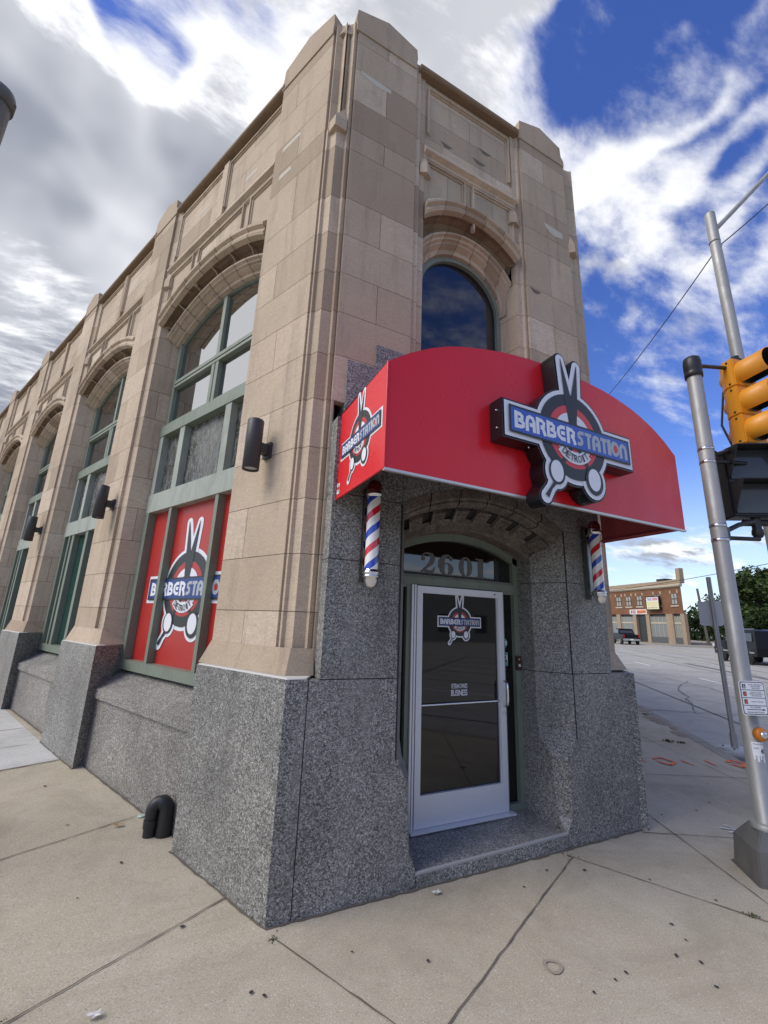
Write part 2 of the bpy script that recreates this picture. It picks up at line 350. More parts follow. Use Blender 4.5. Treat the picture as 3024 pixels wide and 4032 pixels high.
def sec(pts, back, z_i0, z_i1, splits=(), off=None, par=0, flat=True):
    """one vertical strip of courses. splits: fraction positions for alternate joints (flat two-point path only)"""
    P = [Vector(p) for p in pts]
    bk = Vector(back)
    core(mo, pts, back, ZC[z_i0], ZC[z_i1], bk.normalized()*.009)
    for i in range(z_i0, z_i1):
        z0, z1 = ZC[i], ZC[i+1]
        if splits and (i+par) % 2 == 0:
            f = splits[(i//2) % len(splits)]; m = P[0].lerp(P[1], f)
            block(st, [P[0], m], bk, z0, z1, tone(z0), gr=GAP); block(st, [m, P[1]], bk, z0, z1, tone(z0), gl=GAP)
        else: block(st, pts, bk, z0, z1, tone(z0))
NI = len(ZC)-1
bL, bF, bR = nL*.07, Vector((0, .07)), nR*.07
def gablet(fr, a, d, w, z0, pr=.055):
    """small pointed block standing on a shaft"""
    t = tone()
    a0, a1 = a-w/2, a+w/2
    A = [fr(a0, d+.05, z0), fr(a0, d-pr*.4, z0), fr(a, d-pr, z0), fr(a1, d-pr*.4, z0), fr(a1, d+.05, z0)]
    B = [fr(a0, d+.05, z0+.11), fr(a0, d-pr*.4, z0+.11), fr(a, d-pr, z0+.11), fr(a1, d-pr*.4, z0+.11), fr(a1, d+.05, z0+.11)]
    T = [fr(a-.02, d+.08, z0+.42), fr(a-.02, d+.05, z0+.40), fr(a, d+.045, z0+.40), fr(a+.02, d+.05, z0+.40), fr(a+.02, d+.08, z0+.42)]
    st.prism(A, B, 0, t); st.prism(B, T, 0, t)
# ---- corner pier
U = lambda *ps: xy(F, *ps)
V_ = lambda *ps: xy(Lf, *ps)
cornerpt = F(.063, .17, 0).xy
def shaftL(lo=True):
    k = .0 if lo else .035
    return V_((.248, .108), (.215, .100), (.206, .126))+[cornerpt+Vector((.7, .7)).normalized()*k]+U((.147, .17), (.155, .140), (.188, .155))
bkc = Vector((.06, .06))
sec(V_((1.04, .09), (.25, .09)), bL, 0, NI, (.5, .35, .55))
sec(shaftL(), bkc, 0, 12)
# upper shaft: paired flutes
def shaftU():
    return V_((.248, .118), (.215, .103), (.19, .165), (.13, .15))+[cornerpt+Vector((.055, .055))]+U((.10, .185), (.135, .21), (.155, .140), (.188, .155))
sec(shaftU(), bkc, 12, NI)
sec(U((.195, .13), (.87, .13)), bF, 5, NI, (.5,), par=1)
sec(U((.195, .13), (.212, .13)), bF, 0, 5)
sec(U((.872, .148), (.925, .140), (.94, .17), (1.0, .17)), bF, 5, NI)
sec(U((1.0, .172), (1.07, .43)), (-.07, 0), 5, 10)
sec(V_((1.17, .43), (1.045, .105)), -dL*.07, 0, 11)
gablet(F, 1.005, .17, .13, 5.98)
# the two-faced block on the corner itself
def cgab(z0):
    t = tone(); e = Vector((-.030, -.045))
    def ring(o, z, inn=0.0):
        pts = V_((.200, .128-o))+[cornerpt+e*(o/.03)+Vector((.05, .05))*inn]+U((.147, .165-o))
        pts = [p+Vector((.02, .05))*inn for p in pts]
        return [Vector((p.x, p.y, z)) for p in pts]
    back = [Vector((cornerpt.x+.09, cornerpt.y+.12, z0)), Vector((cornerpt.x+.02, cornerpt.y+.14, z0))]
    r0 = ring(.03, z0)+back; r1 = ring(.03, z0+.12)+[v+Vector((0, 0, .12)) for v in back]; r2_ = ring(.0, z0+.42, 1.0)+[v+Vector((0, 0, .44)) for v in back]
    st.prism(r0, r1, 0, t); st.prism(r1, r2_, 0, t)
cgab(5.96)
# ---- right pilaster of the front, and corner with the side street
sec(U((2.30, .13), (3.02, .13)), bF, 5, NI, (.5,), par=0)
sec(U((2.18, .17), (2.24, .17), (2.255, .145), (2.295, .155)), bF, 5, NI)
sec(U((2.12, .43), (2.18, .172)), (.07, 0), 5, 10)
gablet(F, 2.175, .17, .13, 5.98)
cR = F(3.12, .17, 0).xy
sec(U((3.025, .155), (3.032, .14), (3.04, .17))+[cR]+xy(Rf, (.20, .05), (.21, .03), (.25, .05)), (-.03, .08), 0, 12)
sec(U((3.025, .155), (3.032, .14), (3.04, .2), (3.05, .19))+[cR+Vector((-.03, .05))]+xy(Rf, (.20, .07), (.21, .03), (.25, .05)), (-.03, .08), 12, NI)
sec(xy(Rf, (.255, .02), (1.0, .02)), bR, 0, NI, (.5,))
gablet(Rf, .1, .13, .16, 5.98); gablet(Rf, 1.12, .15, .13, 5.6, .1)
# side-street wall: plain courses and pilasters
sec(xy(Rf, (1.0, .25), (16.0, .25)), bR, 0, NI-2)
for k in range(1, 5): sec(xy(Rf, (3.4*k, .13), (3.4*k+.9, .13)), bR, 0, NI)
mb = MB(); mb.box(Rf, .9, 16, .22, .5, 7.18, 7.32); mb.box(Rf, .004, 16, -.06, .6, -.3, 1.24, 1); SIDE_ = mb
# ---- left-street piers
for k in range(1, 7):
    o = 3.14*k
    sec(V_((o+.20, .43), (o+.28, .135))[::-1], dL*.07, 0, 11, (.55, .4), par=k)
    sec(V_((o+.365, .125), (o+.355, .108), (o+.34, .120), (o+.28, .135))[::-1], bL, 0, NI)
    sec(V_((o+.405, .09), (o+1.08, .09)), bL, 0, NI, (.5, .62) if k < 4 else (), par=k)
    sec(V_((o+.368, .122), (o+.400, .122)), bL, 0, NI)
    sec(V_((o+1.085, .12), (o+1.13, .125), (o+1.17, .43)), -dL*.07, 0, 11)
    gablet(Lf, o+.30, .13, .15, 5.98)
# cap stones (low gable shapes above the parapet)
def cap(fr, a0, a1, d, dep, sh0=0, sh1=0):
    t = tone()
    poly = [(a0-sh0, 7.32), (a0-sh0, 7.40), (a0-.01, 7.46), (a0-.0, 7.60), (a0+(a1-a0)*.5, 7.71), (a1, 7.60), (a1+.01, 7.46), (a1+sh1, 7.40), (a1+sh1, 7.32)]
    A = [fr(a, d-.012, z) for a, z in poly]; B = [fr(a, d+dep, z) for a, z in poly]
    st.prism(A, B, 0, .25)
cap(Lf, .25, 1.03, .09, .5, 0, .03)
cap(F, .17, .86, .13, .5); cap(F, 2.30, 2.98, .13, .5, .03, .05)
for k in range(1, 7): cap(Lf, 3.14*k+.42, 3.14*k+1.06, .09, .5, .06, .04)
cap(Rf, .2, .95, .13, .5)
# corner infill between the caps
st.prism([F(.05, .2, 7.30), F(.17, .16, 7.30), F(.17, .6, 7.30), Lf(.25, .6, 7.30), Lf(.25, .12, 7.30)],
         [F(.07, .22, 7.42), F(.17, .18, 7.50), F(.17, .6, 7.50), Lf(.25, .6, 7.50), Lf(.25, .14, 7.50)], 0, .3)
# flared foot of the shafts standing on the granite
def foot(P0, P1, bk, z0=1.255, z1=1.42):
    t = tone(); A = [Vector((p.x, p.y, z0)) for p in P0]; B = [Vector((p.x, p.y, z1)) for p in P1]
    for i in range(len(A)-1): st.face([A[i], A[i+1], B[i+1], B[i]], 0, t)
foot(V_((1.16, .40), (1.13, .05), (.16, .05))+[cornerpt+Vector((-.045, -.06))]+U((.20, .10)), V_((1.16, .42), (1.045, .088), (.20, .09))+[cornerpt+Vector((-.012, -.02))]+U((.20, .14)), bL)
for k in range(1, 7):
    o = 3.14*k
    foot(V_((o+.18, .42), (o+.13, .075), (o+.30, .045), (o+1.16, .045), (o+1.20, .3)), V_((o+.20, .42), (o+.28, .13), (o+.36, .092), (o+1.085, .087), (o+1.15, .3)), bL)
foot(U((2.9, .09), (3.13, .09))+xy(Rf, (.16, -.05), (1.1, -.05)), U((2.96, .13), (3.10, .16))+xy(Rf, (.2, .04), (1.0, .015)), bR)
# ---- arches
def arch(fr, cx, cz, hw0, hw1, prof, nb, mi=0, sub=4, mortar=True):
    """prof: list of (R,d). blocks nb with gaps"""
    def hw(d):
        f = min(1, max(0, (d-.13)/.3)); return hw0+(hw1-hw0)*f
    def pt(t, R, d): 
        a = math.asin(min(1, hw(d)/R))*t; return fr(cx+R*sin(a), d, cz+R*cos(a))
    g = .0045
    for b in range(nb):
        t0, t1 = -1+2*b/nb, -1+2*(b+1)/nb; tn = tone()
        rows = [[pt(t0+g+(t1-t0-2*g)*i/sub, R, d) for i in range(sub+1)] for R, d in prof]
        for i in range(len(rows)-1):
            for j in range(sub): st.face([rows[i][j], rows[i][j+1], rows[i+1][j+1], rows[i+1][j]], mi, tn)
    for e_ in (-1, 1):
        P_ = [pt(e_, R, d) for R, d in prof]; st.face(P_+[pt(e_, prof[-1][0]+.02, .30), pt(e_, prof[0][0], .30)], mi, .4)
    for i in range(len(prof)-1):
        for j in range(nb*sub):
            ts = (-1+2*j/(nb*sub), -1+2*(j+1)/(nb*sub)); (Ra, da), (Rb, db) = prof[i], prof[i+1]
            mo.face([pt(ts[0], Ra+.007, da+.007), pt(ts[1], Ra+.007, da+.007), pt(ts[1], Rb+.007, db+.007), pt(ts[0], Rb+.007, db+.007)])
HOOD_L = [(2.43, .20), (2.42, .10), (2.39, .072), (2.36, .072), (2.34, .105), (2.32, .10), (2.29, .085), (2.265, .095), (2.25, .15)]
COVE_L = [(2.25, .15), (2.275, .20), (2.275, .27), (2.24, .31), (2.19, .31), (2.16, .265)]
RING_L = [(2.17, .235), (2.15, .215), (2.13, .215), (2.12, .245), (2.105, .25), (2.10, .28), (2.085, .275), (2.07, .31), (2.065, .34), (2.035, .345), (2.03, .43)]
for k in range(0, 6):
    cx = 2.25+3.14*k
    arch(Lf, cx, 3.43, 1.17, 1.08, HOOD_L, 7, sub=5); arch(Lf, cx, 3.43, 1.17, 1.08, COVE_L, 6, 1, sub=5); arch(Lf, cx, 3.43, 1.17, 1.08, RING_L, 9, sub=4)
    # ribs across the cove
    for i in range(1, 6):
        t = -1+2*i/6.0; a = math.asin(1.14/2.25)*t
        P = [Lf(cx+R*sin(a), d, 3.43+R*cos(a)) for R, d in [(2.262, .13), (2.235, .21), (2.19, .25), (2.155, .25)]]
        st.tube(P, .009, 6, cap=False, tone=.4)
HOOD_F = [(.955, .20), (.95, .11), (.92, .085), (.90, .085), (.885, .115), (.87, .11), (.845, .095), (.82, .11), (.81, .16)]
COVE_F = [(.81, .16), (.825, .21), (.82, .28), (.78, .31), (.74, .31), (.70, .275)]
RING_F = [(.70, .245), (.68, .225), (.66, .225), (.65, .255), (.63, .26), (.62, .29), (.60, .285), (.585, .32), (.575, .345), (.53, .35), (.525, .43)]
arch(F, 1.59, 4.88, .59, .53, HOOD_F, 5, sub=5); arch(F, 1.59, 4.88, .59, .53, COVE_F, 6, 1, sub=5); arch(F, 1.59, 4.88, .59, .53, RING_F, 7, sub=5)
# ---- spandrels, panels and parapets
def spandrel(fr, a0, a1, cx, cz, R, d, ztop, n=28):
    zs = []
    for i in range(n+1):
        a = a0+(a1-a0)*i/n; x = a-cx; zs.append((a, cz+sqrt(max(R*R-x*x, 0.01))))
    cols = [(i, i+1) for i in range(n)]
    nblk = 4; ts = [tone() for _ in range(nblk*2)]
    for i, j in cols:
        b = int(i/n*nblk)
        p0, p1 = zs[i], zs[j]
        e = .003 if (i % (n//nblk) == 0) else 0
        st.face([fr(p0[0]+e, d, p0[1]), fr(p1[0], d, p1[1]), fr(p1[0], d, ztop), fr(p0[0]+e, d, ztop)], 0, ts[b])
        mo.face([fr(p0[0], d+.01, p0[1]), fr(p1[0], d+.01, p1[1]), fr(p1[0], d+.01, ztop), fr(p0[0], d+.01, ztop)])
def frame_moulding(fr, a0, a1, z0, z1, d, w=.035, h=.03, sides='tlr'):
    t = tone()
    for i, (ww, hh) in enumerate([(0, h), (w*.55, h*.45)]):
        e = .0015*i
        if 't' in sides: st.box(fr, a0+ww, a1-ww, d-hh, d+.02, z1-ww-w*.5, z1-ww, 0, t)
        if 'b' in sides: st.box(fr, a0+ww, a1-ww, d-hh, d+.02, z0+ww, z0+ww+w*.5, 0, t)
        if 'l' in sides: st.box(fr, a0+ww, a0+ww+w*.5, d-hh+e, d+.02, z0, z1-ww-w*.5-.001, 0, t)
        if 'r' in sides: st.box(fr, a1-ww-w*.5, a1-ww, d-hh+e, d+.02, z0, z1-ww-w*.5-.001, 0, t)
def stringcourse(fr, a0, a1, d, z):
    t = tone()
    prof = [(d+.02, z+.17), (d-.015, z+.17), (d-.075, z+.06), (d-.075, z+.035), (d-.03, z+.012), (d-.03, z-.02), (d-.005, z-.035), (d+.02, z-.035)]
    A = [fr(a0, q, zz) for q, zz in prof]; B = [fr(a1, q, zz) for q, zz in prof]
    st.prism(A, B, 0, t)
def coping(fr, a0, a1, d):
    prof = [(d+.4, 7.33), (d-.05, 7.33), (d-.07, 7.345), (d-.07, 7.385), (d-.05, 7.40), (d+.4, 7.44)]
    A = [fr(a0, q, zz) for q, zz in prof]; B = [fr(a1, q, zz) for q, zz in prof]
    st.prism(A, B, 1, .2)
def courses(fr, a0, a1, d, zl, bk, joints):
    core(mo, xy(fr, (a0, d), (a1, d)), bk, zl[0], zl[-1], Vector(bk).normalized()*.008)
    for i in range(len(zl)-1):
        js = [a0]+[a0+(a1-a0)*f for f in joints[i % len(joints)]]+[a1]
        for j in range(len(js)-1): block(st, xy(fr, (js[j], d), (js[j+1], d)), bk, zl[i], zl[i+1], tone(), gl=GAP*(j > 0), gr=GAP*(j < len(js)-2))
# front
spandrel(F, 1.0, 2.18, 1.59, 4.88, .94, .185, 6.20)
stringcourse(F, .985, 2.195, .185, 6.24)
courses(F, .98, 2.2, .185, [6.26, 6.55, 6.84, 7.14, 7.34], (0, .06), [(.2, .8), (), (.5,), ()])
frame_moulding(F, 1.03, 2.15, 6.58, 7.24, .185)
frame_moulding(F, 1.01, 1.51, 5.80, 6.20, .185, sides='tr'); frame_moulding(F, 1.60, 2.17, 5.62, 6.20, .185, sides='tlr')
coping(F, .90, 2.26, .16)
for k in range(0, 6):
    a0, a1 = 3.14*k+1.06, 3.14*k+3.44; cx = 2.25+3.14*k
    spandrel(Lf, a0, a1, cx, 3.43, 2.40, .16, 6.20)
    stringcourse(Lf, a0-.02, a1+.02, .16, 6.22)
    courses(Lf, a0-.02, a1+.02, .16, [6.24, 6.50, 6.80, 7.08, 7.34], nL*.06, [(.45, .8), (.3, .62), (.48,), (.25, .7)])
    frame_moulding(Lf, a0+.03, cx-.09, 6.52, 7.24, .16); frame_moulding(Lf, cx+.05, a1-.03, 6.52, 7.24, .16)
    st.box(Lf, cx-.08, cx+.04, .125, .18, 6.40, 7.28, 0, tone())
    for b0, b1 in ((a0+.03, cx-.73), (cx-.60, cx+.40), (cx+.54, a1-.03)): frame_moulding(Lf, b0, b1, 5.62, 6.20, .16, sides='tlr')
    coping(Lf, a0-.04, a1+.04, .14)
# wall below the front window, behind the awning
courses(F, 1.0, 2.18, .40, [3.2, 3.5, 3.56], (0, .06), [()])
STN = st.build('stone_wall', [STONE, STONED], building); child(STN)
MOR = mo.build('mortar_bed', [MORT], building); child(MOR)
PATM = mat('pale_patch', (.50, .455, .365), .9)
for u0, z0, w_, h_ in ((.24, 6.72, .34, .09), (2.62, 6.10, .30, .13), (1.36, 6.93, .045, .045)):
    P_ = [(u0, z0+h_), (u0+w_*.98, z0+h_*.82), (u0+w_, z0+h_*.25), (u0+w_*.5, z0), (u0+w_*.06, z0+h_*.5)]
    pt_ = MB(); pt_.face([F(a_, .1285 if u0 != 1.36 else .183, b_) for a_, b_ in P_]); child(pt_.build('mortar_patch', [PATM], building))
for s0, z0, w_ in ((.62, 6.30, .30), (.72, 5.93, .2), (1.5, 6.62, .25), (1.75, 6.28, .22), (2.6, 6.9, .3), (2.9, 6.36, .36)):
    d_ = .0885 if s0 < 1 else .1585
    pt_ = MB(); pt_.face([Lf(s0, d_, z0), Lf(s0+w_, d_, z0), Lf(s0+w_*.95, d_, z0+.06), Lf(s0+.02, d_, z0+.055)]); child(pt_.build('mortar_patch', [PATM], building))
for u0, z0, w_ in ((1.20, 6.62, .16), (1.72, 6.86, .18), (1.62, 6.66, .20), (2.33, 5.20, .17)):
    d_ = .183 if u0 < 2 else .1285
    ch_ = MB(); ch_.face([F(u0, d_, z0), F(u0+w_, d_, z0-.012), F(u0+w_*.7, d_, z0-.05), F(u0+w_*.35, d_, z0-.058)]); child(ch_.build('spalled_chip', [MORT], building))
# ---- unseen dark box inside the walls, added to block light; top is roof
mb = MB()
A = [Lf(20, .44, 0), Lf(.45, .44, 0), F(.5, .5, 0), F(2.65, .5, 0), Rf(.45, .4, 0), Rf(16, .4, 0)]
poly = [(p.x, p.y) for p in A]
mb.prism([(x, y, 2.75) for x, y in poly], [(x, y, 7.3) for x, y in poly])
B_ = [Lf(20, .5, 0), Lf(.5, .5, 0), F(.55, .8, 0), F(2.6, .8, 0), Rf(.5, .5, 0), Rf(16, .5, 0)]
mb.prism([(p.x, p.y, -.2) for p in B_], [(p.x, p.y, 2.75) for p in B_])
child(mb.build('light_block_core', mat('dark_interior', (.02, .02, .02), .9), building))
child(SIDE_.build('side_wall_base', [STONE, GRAN], building))

# ---- granite base
g = MB(); gj = MB()
# corner pier, left-street face and front face as two slabs with the joint at u=.14
g.prism([Lf(1.055, 0, -.15), Lf(0, 0, -.15), F(.137, 0, -.15), F(.137, .5, -.15), Lf(1.25, .45, -.15)],
        [Lf(1.055, 0, 1.245), Lf(0, 0, 1.245), F(.137, 0, 1.245), F(.137, .5, 1.245), Lf(1.25, .45, 1.245)])
gj.box(F, .130, .155, .012, .2, -.1, 1.24)
def jamb(u0, u1, zs):
    """front pier between u0 (outer) and opening; returns the stop-chamfered solid"""
    pass
HWO, HWI, CH = .83, .67, .257
CXD = 1.60
def stopf(z):
    P = [(-.2, 0), (.10, 0), (.19, .34), (.42, .42), (.60, .45), (.70, .85), (.80, 1), (5, 1)]
    for (a, b), (c, d) in zip(P, P[1:]):
        if z <= c: return b+(d-b)*max(0, (z-a)/(c-a))
    return 1
zs = [-.15, .08, .12, .19, .3, .42, .52, .60, .65, .70, .75, .80]+[1.238]
for sgn in (-1, 1):
    outer = .143 if sgn < 0 else 3.13
    rows = []
    for z in zs:
        f = stopf(z); uo = CXD+sgn*(HWI+(HWO-HWI)*f); di = CH*f+.0005
        rows.append([F(outer, 0, z), F(uo, 0, z), F(CXD+sgn*HWI, di, z), F(CXD+sgn*HWI, .47, z), F(outer, .47, z)])
    for i in range(len(rows)-1):
        for j in range(4): g.face([rows[i][j], rows[i][j+1], rows[i+1][j+1], rows[i+1][j]])
    g.face(rows[-1])
    if sgn > 0:
        for i in range(len(rows)-1): g.face([rows[i][4], rows[i][0], rows[i+1][0], rows[i+1][4]])
    # upper slab with a hairline joint below
    o2 = .213 if sgn < 0 else 2.93
    zt = 3.05
    sp = 2.47
    P = [F(o2, .004, 1.244), F(CXD+sgn*HWO, .004, 1.244), F(CXD+sgn*HWI, CH, 1.244), F(CXD+sgn*HWI, .47, 1.244), F(o2, .2, 1.244)]
    Q = [Vector((p.x, p.y, 2.005)) for p in P]; P2 = [Vector((p.x, p.y, 2.010)) for p in P]; Q2 = [Vector((p.x, p.y, 2.25 if i in (2, 3) else sp)) for i, p in enumerate(P)]
    g.prism(P, Q); g.prism(P2, Q2)
    # vertical joint on the front next to the chamfer
    a0, a1 = (CXD+sgn*HWO, CXD+sgn*(HWO+.012))
    gj.box(F, min(a0, a1), max(a0, a1), -.002, .02, .74, 2.46)
gj.box(F, .22, .75, .02, .3, 1.23, 2.02); gj.box(F, 2.46, 2.9, .02, .3, 1.23, 2.02)
# front wall around the door arch
RA = 1.67; CZD = 1.035; CXA = 1.60
n = 26
for i in range(n):
    xa = CXA-HWO+2*HWO*i/n; xb = CXA-HWO+2*HWO*(i+1)/n
    za = CZD+sqrt(RA*RA-(xa-CXA)**2); zb = CZD+sqrt(RA*RA-(xb-CXA)**2)
    if i in (5, 12, 19):
        xa += .006
    g.face([F(xa, .004, za), F(xb, .004, zb), F(xb, .004, 3.05), F(xa, .004, 3.05)])
g.prism([F(.213, .004, 2.475), F(.765, .004, 2.475), F(.765, .2, 2.475), F(.213, .2, 2.475)], [F(.213, .004, 3.05), F(.765, .004, 3.05), F(.765, .2, 3.05), F(.213, .2, 3.05)])
g.prism([F(2.435, .004, 2.475), F(2.93, .004, 2.475), F(2.93, .2, 2.475), F(2.435, .2, 2.475)], [F(2.435, .004, 3.05), F(2.93, .004, 3.05), F(2.93, .2, 3.05), F(2.435, .2, 3.05)])
g.box(F, .30, 2.9, .11, .3, 3.053, 3.61); g.box(F, .545, 2.65, .112, .3, 3.613, 3.83)
# door step
g.prism([F(.925, .0, -.15), F(2.275, .0, -.15), F(2.275, .6, -.15), F(.925, .6, -.15)], [F(.925, .0, .085), F(2.275, .0, .105), F(2.275, .6, .125), F(.925, .6, .125)])
g.prism([F(.925, -.0015, .072), F(2.275, -.0015, .092), F(2.275, .014, .110), F(.925, .014, .090)], [F(.925, -.0015, .083), F(2.275, -.0015, .103), F(2.275, .004, .1095), F(.925, .004, .0895)], 3)  # thin strip of paler granite added along the step's front edge
# left street: piers, panels and sloping sills
for k in range(0, 7):
    o = 3.14*k
    if k:
        g.prism([Lf(o-.01, 0, -.1), Lf(o+1.12, 0, -.1), Lf(o+1.24, .45, -.1), Lf(o+.24, .45, -.1)],
                [Lf(o-.01, 0, 1.25), Lf(o+1.12, 0, 1.25), Lf(o+1.24, .45, 1.25), Lf(o+.24, .45, 1.25)], 0)
        gj.prism([Lf(o+.0, -.0015, 0), Lf(o+.0, .06, 0), Lf(o+.03, .08, 0), Lf(o+.035, .05, 0)], [Lf(o+.03, .03, 0)]*4, caps=False)
    g.box(Lf, o+1.0, o+3.3, .11, .5, -.1, .735, 1)
    A = [Lf(o+1.0, .08, .738), Lf(o+1.0, .08, .825), Lf(o+1.0, .46, 1.005), Lf(o+1.0, .5, .738)]
    B = [Lf(o+3.4, .08, .738), Lf(o+3.4, .08, .825), Lf(o+3.4, .46, 1.005), Lf(o+3.4, .5, .738)]
    g.prism(A, B, 1)
off_ = len(g.v); g.v += gj.v; g.f += [tuple(i+off_ for i in f) for f in gj.f]; g.m += [2]*len(gj.f); g.t += gj.t; g.sm += gj.sm
GR = g.build('granite_base', [GRAN, GRANP, GMORT, mat('pale_edge', (.34, .335, .32), .8)], building); child(GR)
# pale chipped ledge on top of the granite
led = MB()
led.prism([Lf(1.05, .006, 1.2455), Lf(.0, .006, 1.2455), F(.13, .006, 1.2455), F(.2, .14, 1.2455), Lf(.3, .12, 1.2455), Lf(1.1, .12, 1.2455)],
          [Lf(1.05, .012, 1.254), Lf(.01, .012, 1.254), F(.13, .012, 1.254), F(.2, .14, 1.254), Lf(.3, .12, 1.254), Lf(1.1, .12, 1.254)])
LEDM = mat('chipped_mortar', (.55, .53, .49), .9)
for k in range(1, 7):
    child(led.build('ledge', LEDM, building)); led = MB()
    o = 3.14*k
    led.prism([Lf(o, .005, 1.2505), Lf(o+1.115, .005, 1.2505), Lf(o+1.15, .12, 1.2505), Lf(o+.06, .12, 1.2505)], [Lf(o, .01, 1.258), Lf(o+1.115, .01, 1.258), Lf(o+1.15, .12, 1.258), Lf(o+.06, .12, 1.258)])
child(led.build('ledge', LEDM, building))
# ---- carved stone arch over the door
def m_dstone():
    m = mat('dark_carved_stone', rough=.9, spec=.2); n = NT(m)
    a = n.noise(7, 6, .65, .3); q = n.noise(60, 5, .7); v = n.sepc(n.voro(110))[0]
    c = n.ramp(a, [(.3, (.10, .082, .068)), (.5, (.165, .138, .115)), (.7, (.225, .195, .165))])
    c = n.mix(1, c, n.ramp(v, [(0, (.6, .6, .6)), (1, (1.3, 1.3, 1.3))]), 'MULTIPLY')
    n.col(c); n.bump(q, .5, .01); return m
DST = m_dstone()
ca = MB()
def dpt(t, R, d):
    hw = HWI+.02+(HWO-HWI)*min(1, max(0, 1-d/CH)); a = math.asin(min(1, hw/R))*t; return F(CXA+R*sin(a), d, CZD+R*cos(a))
def dring(prof, t0, t1, sub, mi=0):
    rows = [[dpt(t0+(t1-t0)*i/sub, R, d) for i in range(sub+1)] for R, d in prof]
    ca.grid(rows, mi, sm=False)
PR = [(1.672, .004), (1.60, .004), (1.60, .028), (1.585, .04), (1.57, .035), (1.55, .055), (1.54, .09), (1.535, .12)]
for b in range(6):
    e = .006; dring(PR, -1+b/3+e, -1+(b+1)/3-e, 6, 0)
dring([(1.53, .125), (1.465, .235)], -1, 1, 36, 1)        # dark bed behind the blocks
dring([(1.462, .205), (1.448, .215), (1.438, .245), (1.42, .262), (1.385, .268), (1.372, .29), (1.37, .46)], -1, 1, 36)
NB = 7
for b in range(NB):
    tc_ = -1+(b+.62)*2/NB; w = .082
    # carved block standing in the hollow, leaving a deep pocket beside it
    def bp(t, r, lift):
        R = 1.535+(1.458-1.535)*r; d = .115+(.222-.115)*r
        return dpt(t, R-lift*.80, d-lift*.55)
    t0, t1 = tc_-w, tc_+w
    A = [bp(t0, 0, 0), bp(t1, 0, 0), bp(t1, 1, 0), bp(t0, 1, 0)]; B = [bp(t0, .02, .034), bp(t1, .02, .034), bp(t1, .98, .034), bp(t0, .98, .034)]
    ca.prism(A, B)
    # leaf petals
    for i in range(8):
        an = 2*pi*i/8+.39; c_ = Vector((tc_+cos(an)*w*.52, .5+sin(an)*.28))
        P = []
        for q in range(6):
            aq = 2*pi*q/6; lx = cos(aq)*.17; ly = sin(aq)*.10
            dt = (lx*cos(an)-ly*sin(an))*w*1.6; dr_ = (lx*sin(an)+ly*cos(an))*.95
            P.append((c_.x+dt, c_.y+dr_))
        A = [bp(t, r, .034) for t, r in P]; T = bp(c_.x, c_.y, .048)
        for q in range(6): ca.face([A[q], A[(q+1) % 6], T])
# inner faces between arch and wall
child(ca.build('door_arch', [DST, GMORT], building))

# ---------------------------------------------------------------- 2D shapes, text and the round logo
def shape_face(mb, fn, pts, e, mi): mb.face([fn(x, y, e) for x, y in pts], mi)
def ell(cx, cy, rx, ry, n=40, a0=0, a1=2*pi, rot=0):
    P = [(rx*cos(a0+(a1-a0)*i/n), ry*sin(a0+(a1-a0)*i/n)) for i in range(n if a1-a0 > 6.28 else n+1)]
    return [(cx+x*cos(rot)-y*sin(rot), cy+x*sin(rot)+y*cos(rot)) for x, y in P]
def strokep(pts, ws):
    L_, R_ = [], []
    for i, (x, y) in enumerate(pts):
        x0, y0 = pts[max(0, i-1)]; x1, y1 = pts[min(len(pts)-1, i+1)]; l = math.hypot(x1-x0, y1-y0) or 1
        nx, ny = -(y1-y0)/l, (x1-x0)/l; w = ws[i] if isinstance(ws, (list, tuple)) else ws
        L_.append((x+nx*w, y+ny*w)); R_.append((x-nx*w, y-ny*w))
    return L_+R_[::-1]
def stroke_faces(mb, fn, pts, ws, e, mi):
    for i in range(len(pts)-1):
        w0 = ws[i] if isinstance(ws, (list, tuple)) else ws; w1 = ws[i+1] if isinstance(ws, (list, tuple)) else ws
        def nrm(k):
            x0, y0 = pts[max(0, k-1)]; x1, y1 = pts[min(len(pts)-1, k+1)]; l = math.hypot(x1-x0, y1-y0) or 1; return -(y1-y0)/l, (x1-x0)/l
        (ax, ay), (bx, by) = nrm(i), nrm(i+1); (x0, y0), (x1, y1) = pts[i], pts[i+1]
        mb.face([fn(x0+ax*w0, y0+ay*w0, e), fn(x0-ax*w0, y0-ay*w0, e), fn(x1-bx*w1, y1-by*w1, e), fn(x1+bx*w1, y1+by*w1, e)], mi)
_tc = {}
def text2d(s, bold=.0):
    key = (s, bold)
    if key in _tc: return _tc[key]
    cu = bpy.data.curves.new('t', 'FONT'); cu.body = s; cu.size = 1; cu.offset = bold; cu.resolution_u = 3
    o = bpy.data.objects.new('t', cu); COL.objects.link(o)
    dg = bpy.context.evaluated_depsgraph_get(); me = bpy.data.meshes.new_from_object(o.evaluated_get(dg))
    vs = [(v.co.x, v.co.y) for v in me.vertices]; fs = [tuple(p.vertices) for p in me.polygons]
    bpy.data.objects.remove(o); bpy.data.curves.remove(cu); bpy.data.meshes.remove(me)
    x0 = min(v[0] for v in vs); x1 = max(v[0] for v in vs); y0 = min(v[1] for v in vs); y1 = max(v[1] for v in vs)
    _tc[key] = (vs, fs, x0, x1, y0, y1); return _tc[key]
